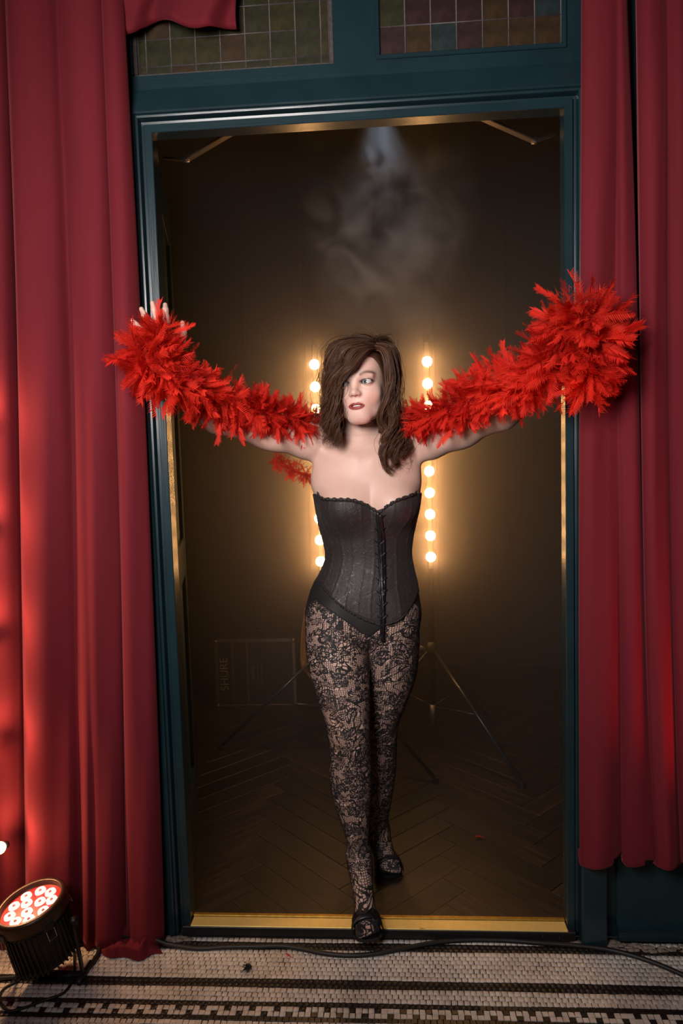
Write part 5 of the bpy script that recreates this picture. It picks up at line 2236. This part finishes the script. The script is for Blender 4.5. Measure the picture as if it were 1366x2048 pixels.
def strands(pts, r0, r1, n, amp):
    base_ = np.array([at(a + (max(0, 672 - a) * 0.55 if b > 700 else 0) - (max(0, a - 778) * (0.55 if b < 870 else 0.2) if b > 700 else 0), b + max(0, 702 - b) * 0.5, c) for a, b, c in pts])
    S = spline(base_, NP)
    T = np.gradient(S, axis=0)
    T /= np.linalg.norm(T, axis=1)[:, None]
    A = np.cross(T, np.array([0.1, -1.0, 0.05]))
    A /= np.linalg.norm(A, axis=1)[:, None]
    B_ = np.cross(T, A)
    tt = np.linspace(0, 1, NP)
    nc = max(5, n // 16)
    cth, cr = rs.uniform(0, 6.28, nc), np.sqrt(rs.uniform(0, 1, nc))
    cph = rs.uniform(0, 6.28, nc)
    out = []
    ph0 = rs.uniform(0, 6.28)
    for k in range(n):
        c = rs.randint(nc)
        th = cth[c] + rs.normal(0, .35)
        ra = np.clip(cr[c] + rs.normal(0, .16), 0, 1.25)
        rad = (r0 + (r1 - r0) * np.minimum(1, tt * 1.6)) * (1 - 0.45 * np.clip((tt - .75) / .25, 0, 1))
        # the wave grows towards the ends; strands of one lock share it
        w = 1.15 * amp * np.clip((tt - .18) / .5, 0, 1)
        fr = 3.1 + 0.25 * math.sin(cph[c])
        phs = ph0 + cph[c] * 0.35 + rs.normal(0, .12)
        ua = ra * math.cos(th) * rad + w * np.cos(2 * math.pi * fr * tt + phs)
        ub = ra * math.sin(th) * rad + w * np.sin(2 * math.pi * fr * tt + phs)
        end = rs.uniform(.86, 1.0)
        P_ = S + A * ua[:, None] + B_ * ub[:, None]
        if end < 1:
            u = np.linspace(0, end, NP) * (NP - 1)
            i0 = np.minimum(u.astype(int), NP - 2)
            fr_ = (u - i0)[:, None]
            P_ = P_[i0] * (1 - fr_) + P_[i0 + 1] * fr_
        out.append(P_)
    return out


ALL = []
for g in GUIDES:
    ALL += strands(*g)
# flyaways
for k in range(240):
    g = GUIDES[rs.randint(len(GUIDES))]
    s_ = strands(g[0], g[1] * 1.5, g[2] * 2.0, 1, g[4] * 1.4)[0]
    c0 = HO
    s_ = s_ + (s_ - c0) * np.linspace(0, rs.uniform(.03, .14), NP)[:, None] * np.array([1, .4, .6])
    ALL.append(s_)
ALL = np.array(ALL)
nS = len(ALL)
Tg = np.gradient(ALL, axis=1)
Tg /= np.linalg.norm(Tg, axis=2)[..., None] + 1e-9
Aa = np.cross(Tg, np.array([0.3, -0.9, 0.3]))
Aa /= np.linalg.norm(Aa, axis=2)[..., None] + 1e-9
Bb = np.cross(Tg, Aa)
rad = 0.00055 * np.interp(np.linspace(0, 1, NP), [0, .1, .8, 1], [.8, 1, .9, .25])[None, :, None] * rs.uniform(.7, 1.3, nS)[:, None, None]
vv = []
for k in range(3):
    a_ = 2 * math.pi * k / 3
    vv.append(ALL + rad * (math.cos(a_) * Aa + math.sin(a_) * Bb))
HV = np.stack(vv, 2).reshape(-1, 3)
base_i = (np.arange(nS)[:, None, None] * NP + np.arange(NP - 1)[None, :, None]) * 3
k_ = np.arange(3)[None, None, :]
k2_ = (k_ + 1) % 3
HF = np.stack([base_i + k_, base_i + k2_, base_i + 3 + k2_, base_i + 3 + k_], -1).reshape(-1, 4)
HVall = np.concatenate([Vh, HV])
HFall = np.concatenate([Fh, HF + len(Vh)])
t = NT('brown hair')
n_ = t.n('ShaderNodeAttribute', attribute_name='strand_tint').outputs['Fac']
t.l(t.ramp(n_, [(0.15, (0.055, 0.025, 0.015)), (0.5, (0.12, 0.058, 0.034)), (0.85, (0.23, 0.118, 0.070))]), t.b.inputs['Base Color'])
t.set(Roughness=0.38)
t.b.inputs['Specular IOR Level'].default_value = 0.45
tl = t.n('ShaderNodeBsdfTranslucent', Color=(0.35, 0.16, 0.07, 1))
mxs = t.n('ShaderNodeMixShader')
mxs.inputs[0].default_value = 0.30
t.l(t.b.outputs[0], mxs.inputs[1])
t.l(tl.outputs[0], mxs.inputs[2])
t.l(mxs.outputs[0], t.out.inputs['Surface'])
hme = mesh_from('hair', HVall, HFall, True)
ti = np.concatenate([np.full(len(Vh), 0.35), np.repeat(rs.beta(2, 2.6, nS), NP * 3)]).astype(np.float32)
if len(hme.vertices) == len(ti):
    hme.attributes.new('strand_tint', 'FLOAT', 'POINT').data.foreach_set('value', ti)
ho_ = link('hair', hme, t.m, person)
ho_['label'] = 'wavy brown shoulder-length hair swept over one eye'

# ------------------------------------------------------------------ feather boa
rb = np.random.RandomState(23)


def feather_shape(seed, kind):
    """a shaft with many slim barbs, parted here and there, that curl out of plane"""
    r_ = np.random.RandomState(seed)
    nb = 20
    bend, side = r_.uniform(-.30, .65), r_.uniform(-.35, .35)
    cup = r_.uniform(-.5, .9)
    sh = lambda s: np.array([s, side * s ** 2, -bend * s ** 2])
    v, f = [], []
    ns_ = 7
    for i in range(ns_):
        s = i / (ns_ - 1)
        w_ = 0.012 * (1 - 0.8 * s)
        p_ = sh(s)
        v += [tuple(p_ + (0, -w_, .006)), tuple(p_ + (0, w_, .006))]
        if i:
            k = 2 * i
            f.append((k - 2, k - 1, k + 1, k))
    for sd_ in (-1, 1):
        part_ = 0.0
        for i in range(nb):
            s = 0.10 + 0.90 * i / (nb - 1)
            if kind == 0:
                ln = 0.27 * math.sin(min(1, s * 1.05) * math.pi * 0.74) ** 0.7
            else:
                ln = 0.24 * math.sin(min(1, s * 0.97 + 0.03) * math.pi) ** 0.65 + 0.03
            ln *= r_.uniform(.75, 1.2)
            if r_.rand() < 0.25:
                part_ = r_.uniform(-.25, .30)
            sw = 0.95 + 0.35 * s + part_             # sweep towards the tip
            p0 = sh(s)
            d = np.array([math.sin(sw) * 0.85, sd_ * math.cos(sw * 0.8), 0])
            d /= np.linalg.norm(d)
            up = np.array([0, 0, 1.0])
            p1 = p0 + d * ln * 0.55 + up * (-cup * 0.10 * ln * 2)
            p2 = p0 + d * ln + np.array([0.05 * ln, 0, 0]) + up * (-cup * 0.35 * ln) + np.array([0, 0, r_.uniform(-.03, .03)])
            wd = np.array([0.034, 0, 0])
            k = len(v)
            v += [tuple(p0 - wd * .7), tuple(p0 + wd * .7), tuple(p1 + wd * 0.62), tuple(p1 - wd * 0.62), tuple(p2)]
            q_ = [(k, k + 1, k + 2, k + 3), (k + 3, k + 2, k + 4)]
            f += q_ if sd_ > 0 else [a[::-1] for a in q_]
    return np.array(v), f


FE = [feather_shape(100 + i, i % 2) for i in range(10)]


def tri(f):
    out = []
    for q_ in f:
        out.append((q_[0], q_[1], q_[2]))
        if len(q_) == 4:
            out.append((q_[0], q_[2], q_[3]))
    return np.array(out)


FT = [tri(f) for v, f in FE]


def feather_mat(name, c, c2):
    t = NT(name)
    n1 = t.noise(t.coord((3, 3, 3)), 4, 3)
    g = t.n('ShaderNodeNewGeometry')
    n2 = t.noise(g.outputs['Position'], 9, 2)
    cc = t.ramp(n2, [(0.3, c), (0.7, c2)])
    t.l(cc, t.b.inputs['Base Color'])
    t.set(Roughness=0.7)
    t.b.inputs['Specular IOR Level'].default_value = 0.2
    tl = t.n('ShaderNodeBsdfTranslucent')
    t.l(cc, tl.inputs['Color'])
    mxs = t.n('ShaderNodeMixShader')
    mxs.inputs[0].default_value = 0.42
    t.l(t.b.outputs[0], mxs.inputs[1])
    t.l(tl.outputs[0], mxs.inputs[2])
    t.l(mxs.outputs[0], t.out.inputs['Surface'])
    return t.m


M['feather'] = feather_mat('red feather', (0.62, 0.020, 0.014), (0.84, 0.046, 0.022))

MAIN = [(338, 650, -.130, .020), (322, 668, -.140, .030), (302, 688, -.145, .044), (290, 706, -.150, .052), (306, 736, -.145, .050), (338, 754, -.115, .046), (374, 770, -.065, .042), (414, 788, -.015, .040), (460, 806, .030, .040),
        (510, 822, .065, .038), (560, 832, .100, .034), (600, 842, .14, .030), (650, 850, .25, .028), (720, 852, .32, .026), (790, 848, .25, .028), (832, 842, .15, .032),
        (868, 832, .095, .036), (910, 812, .060, .040), (955, 790, .020, .044), (1000, 776, -.025, .046), (1045, 766, -.070, .046), (1090, 740, -.120, .048), (1122, 700, -.165, .052),
        (1136, 655, -.195, .052), (1146, 618, -.205, .044), (1168, 632, -.210, .046), (1188, 668, -.210, .052), (1186, 712, -.200, .050), (1172, 752, -.185, .044), (1164, 780, -.170, .034)]
TAIL = [(546, 918, .33, .014), (566, 930, .33, .020), (588, 940, .33, .022), (606, 948, .33, .020), (650, 956, .34, .016)]


def boa_path(rows, n):
    P_ = np.array([(*at(a, b, c), r_) for a, b, c, r_ in rows])
    return spline(P_, n)


pm_, pt_ = boa_path(MAIN, 240), boa_path(TAIL, 40)
boa = MB().tube(pm_[:, :3], 0.006, 8).tube(pt_[:, :3], 0.005, 8).build('feather_boa', M['feather'], None, True)
tag(boa, 'bright red feather boa draped along both outstretched arms', 'feather boa')


def seg_len(P_):
    return np.concatenate([[0], np.cumsum(np.linalg.norm(np.diff(P_[:, :3], axis=0), axis=1))])


recs = []


def scatter(P_, per_m, lk=1.0):
    sl = seg_len(P_)
    Tn = np.gradient(P_[:, :3], axis=0)
    Tn /= np.linalg.norm(Tn, axis=1)[:, None]
    n = int(sl[-1] * per_m)
    for k in range(n):
        s = rb.uniform(0, sl[-1])
        c = np.array([np.interp(s, sl, P_[:, i]) for i in range(4)])
        T = np.array([np.interp(s, sl, Tn[:, i]) for i in range(3)])
        rdir = rb.normal(size=3)
        rdir -= T * (rdir @ T)
        rdir /= np.linalg.norm(rdir)
        d = rdir * 0.9 + T * rb.uniform(-.8, .8) + np.array([0, 0, -0.18])
        d /= np.linalg.norm(d)
        L_ = c[3] * rb.uniform(.95, 1.75) * lk + 0.012
        nrm = np.cross(d, rb.normal(size=3)) * 0.6 + rdir * 0.3
        nrm -= d * (nrm @ d)
        nrm /= np.linalg.norm(nrm)
        root = c[:3] + rdir * c[3] * rb.uniform(0.0, .42)
        recs.append((root, d, nrm, L_, rb.randint(10)))


scatter(pm_, 1250)
scatter(pt_, 900, 0.8)
recs_ = recs
# long single feathers seen at the ends
for (px_, py_, Yd, dx, dz, ln, k) in ((316, 650, -.15, -0.03, 1.0, .060, 0), (345, 668, -.15, 0.9, 0.35, .062, 1), (332, 800, -.09, -0.25, -1.0, .05, 1),
                                     (1205, 634, -.21, 1.0, 0.02, .075, 1), (1200, 690, -.21, 1.0, .1, .07, 0), (1120, 600, -.21, -0.9, 0.45, .06, 0),
                                     (1110, 640, -.21, -1.0, .25, .055, 0), (905, 858, .04, -0.75, -0.8, .065, 1), (555, 852, .06, -0.05, -1.0, .05, 1), (478, 852, .0, .2, -1.0, .055, 1),
                                     (440, 846, -.02, -.1, -1.0, .055, 0), (1012, 726, -.03, -.25, 1.0, .055, 0), (985, 742, .0, -.5, .8, .05, 1), (930, 760, .03, .5, .8, .05, 0), (392, 830, .0, -.3, -1, .04, 1)):
    d = unit(np.array([dx, -0.1, dz]))
    nrm = np.array([0, -1.0, 0.15]) - d * (np.array([0, -1.0, 0.15]) @ d)
    recs.append((at(px_, py_, Yd), d.astype(float), nrm / np.linalg.norm(nrm), ln, k))


def fmat(r_):
    root, d, nrm, L_, k = r_
    sd_ = np.cross(nrm, d)
    m = np.eye(4)
    m[:3, 0], m[:3, 1], m[:3, 2] = d * L_, sd_ * L_, nrm * L_
    m[:3, 3] = root
    return m


def front_score(r_):
    tip = r_[0] + r_[1] * r_[3]
    q_ = (tip - CAM) @ RC
    return q_[1] - 0.6 * r_[3]


single = list(range(len(recs) - 15, len(recs)))
order = [i for i in np.argsort([front_score(r_) + (9 if 700 < 0 else 0) for r_ in recs]) if i < len(recs) - 15]
# the largest in view along the whole length: the frontmost of each stretch
buckets = {}
for i in order:
    a, b_, _ = seen_px(recs[i][0])
    buckets.setdefault(int(a // 40), []).append(i)
pick = list(single)
while len(pick) < 298:
    for k in list(buckets):
        if buckets[k] and len(pick) < 298:
            pick.append(buckets[k].pop(0))
pickset = set(pick)
fmesh = []
for v, f in FE:
    me = mesh_from('feather', v, f, True)
    me.materials.append(M['feather'])
    fmesh.append(me)
for i in pick:
    o = link('feather', fmesh[recs[i][4]], None, boa)
    o.matrix_local = Matrix(fmat(recs[i]).tolist())
V_, F_, nb_ = [], [], 0
for i, r_ in enumerate(recs):
    if i in pickset:
        continue
    m = fmat(r_)
    v = FE[r_[4]][0] @ m[:3, :3].T + m[:3, 3]
    V_.append(v)
    F_.append(FT[r_[4]] + nb_)
    nb_ += len(v)
o = link('feathers', mesh_from('feathers', np.concatenate(V_), np.concatenate(F_), True), M['feather'], boa)
o['kind'] = 'stuff'
# single barbs that make the soft edge
V_, F_ = [], []
for P_, n in ((pm_, 9000), (pt_, 300)):
    for k in range(n):
        c = P_[rb.randint(len(P_))]
        d = rb.normal(size=3)
        d /= np.linalg.norm(d)
        r0_ = c[:3] + d * c[3] * rb.uniform(.5, 1.15)
        e_ = d + rb.normal(size=3) * .5
        e_ /= np.linalg.norm(e_)
        w_ = np.cross(e_, rb.normal(size=3))
        w_ *= 0.0006 / (np.linalg.norm(w_) + 1e-9)
        k0 = len(V_)
        V_ += [r0_ - w_, r0_ + w_, r0_ + e_ * rb.uniform(.012, .030)]
        F_.append((k0, k0 + 1, k0 + 2))
o = link('down_fluff', mesh_from('down_fluff', np.array(V_), np.array(F_), False), M['feather'], boa)
o['kind'] = 'stuff'

# feathers that fell on the floors
def fallen(p, rz, L_, k, lab):
    o = link('fallen_feather', fmesh[k], None)
    o.matrix_world = Matrix.Translation(tuple(p)) @ Matrix.Rotation(rz, 4, 'Z') @ Matrix.Scale(L_, 4)
    tag(o, lab, 'feather')


fallen(atz(570, 1906, 0.006), -0.6, 0.022, 1, 'tiny red feather lying by the cable on the mosaic')
fallen(atz(948, 1673, TH + 0.008), 0.1, 0.035, 1, 'small red feather lying on the dark herringbone floor')
fallen(atz(838, 1857, TH + 0.006), 0.4, 0.014, 0, 'tiny red feather on the edge of the brass strip')
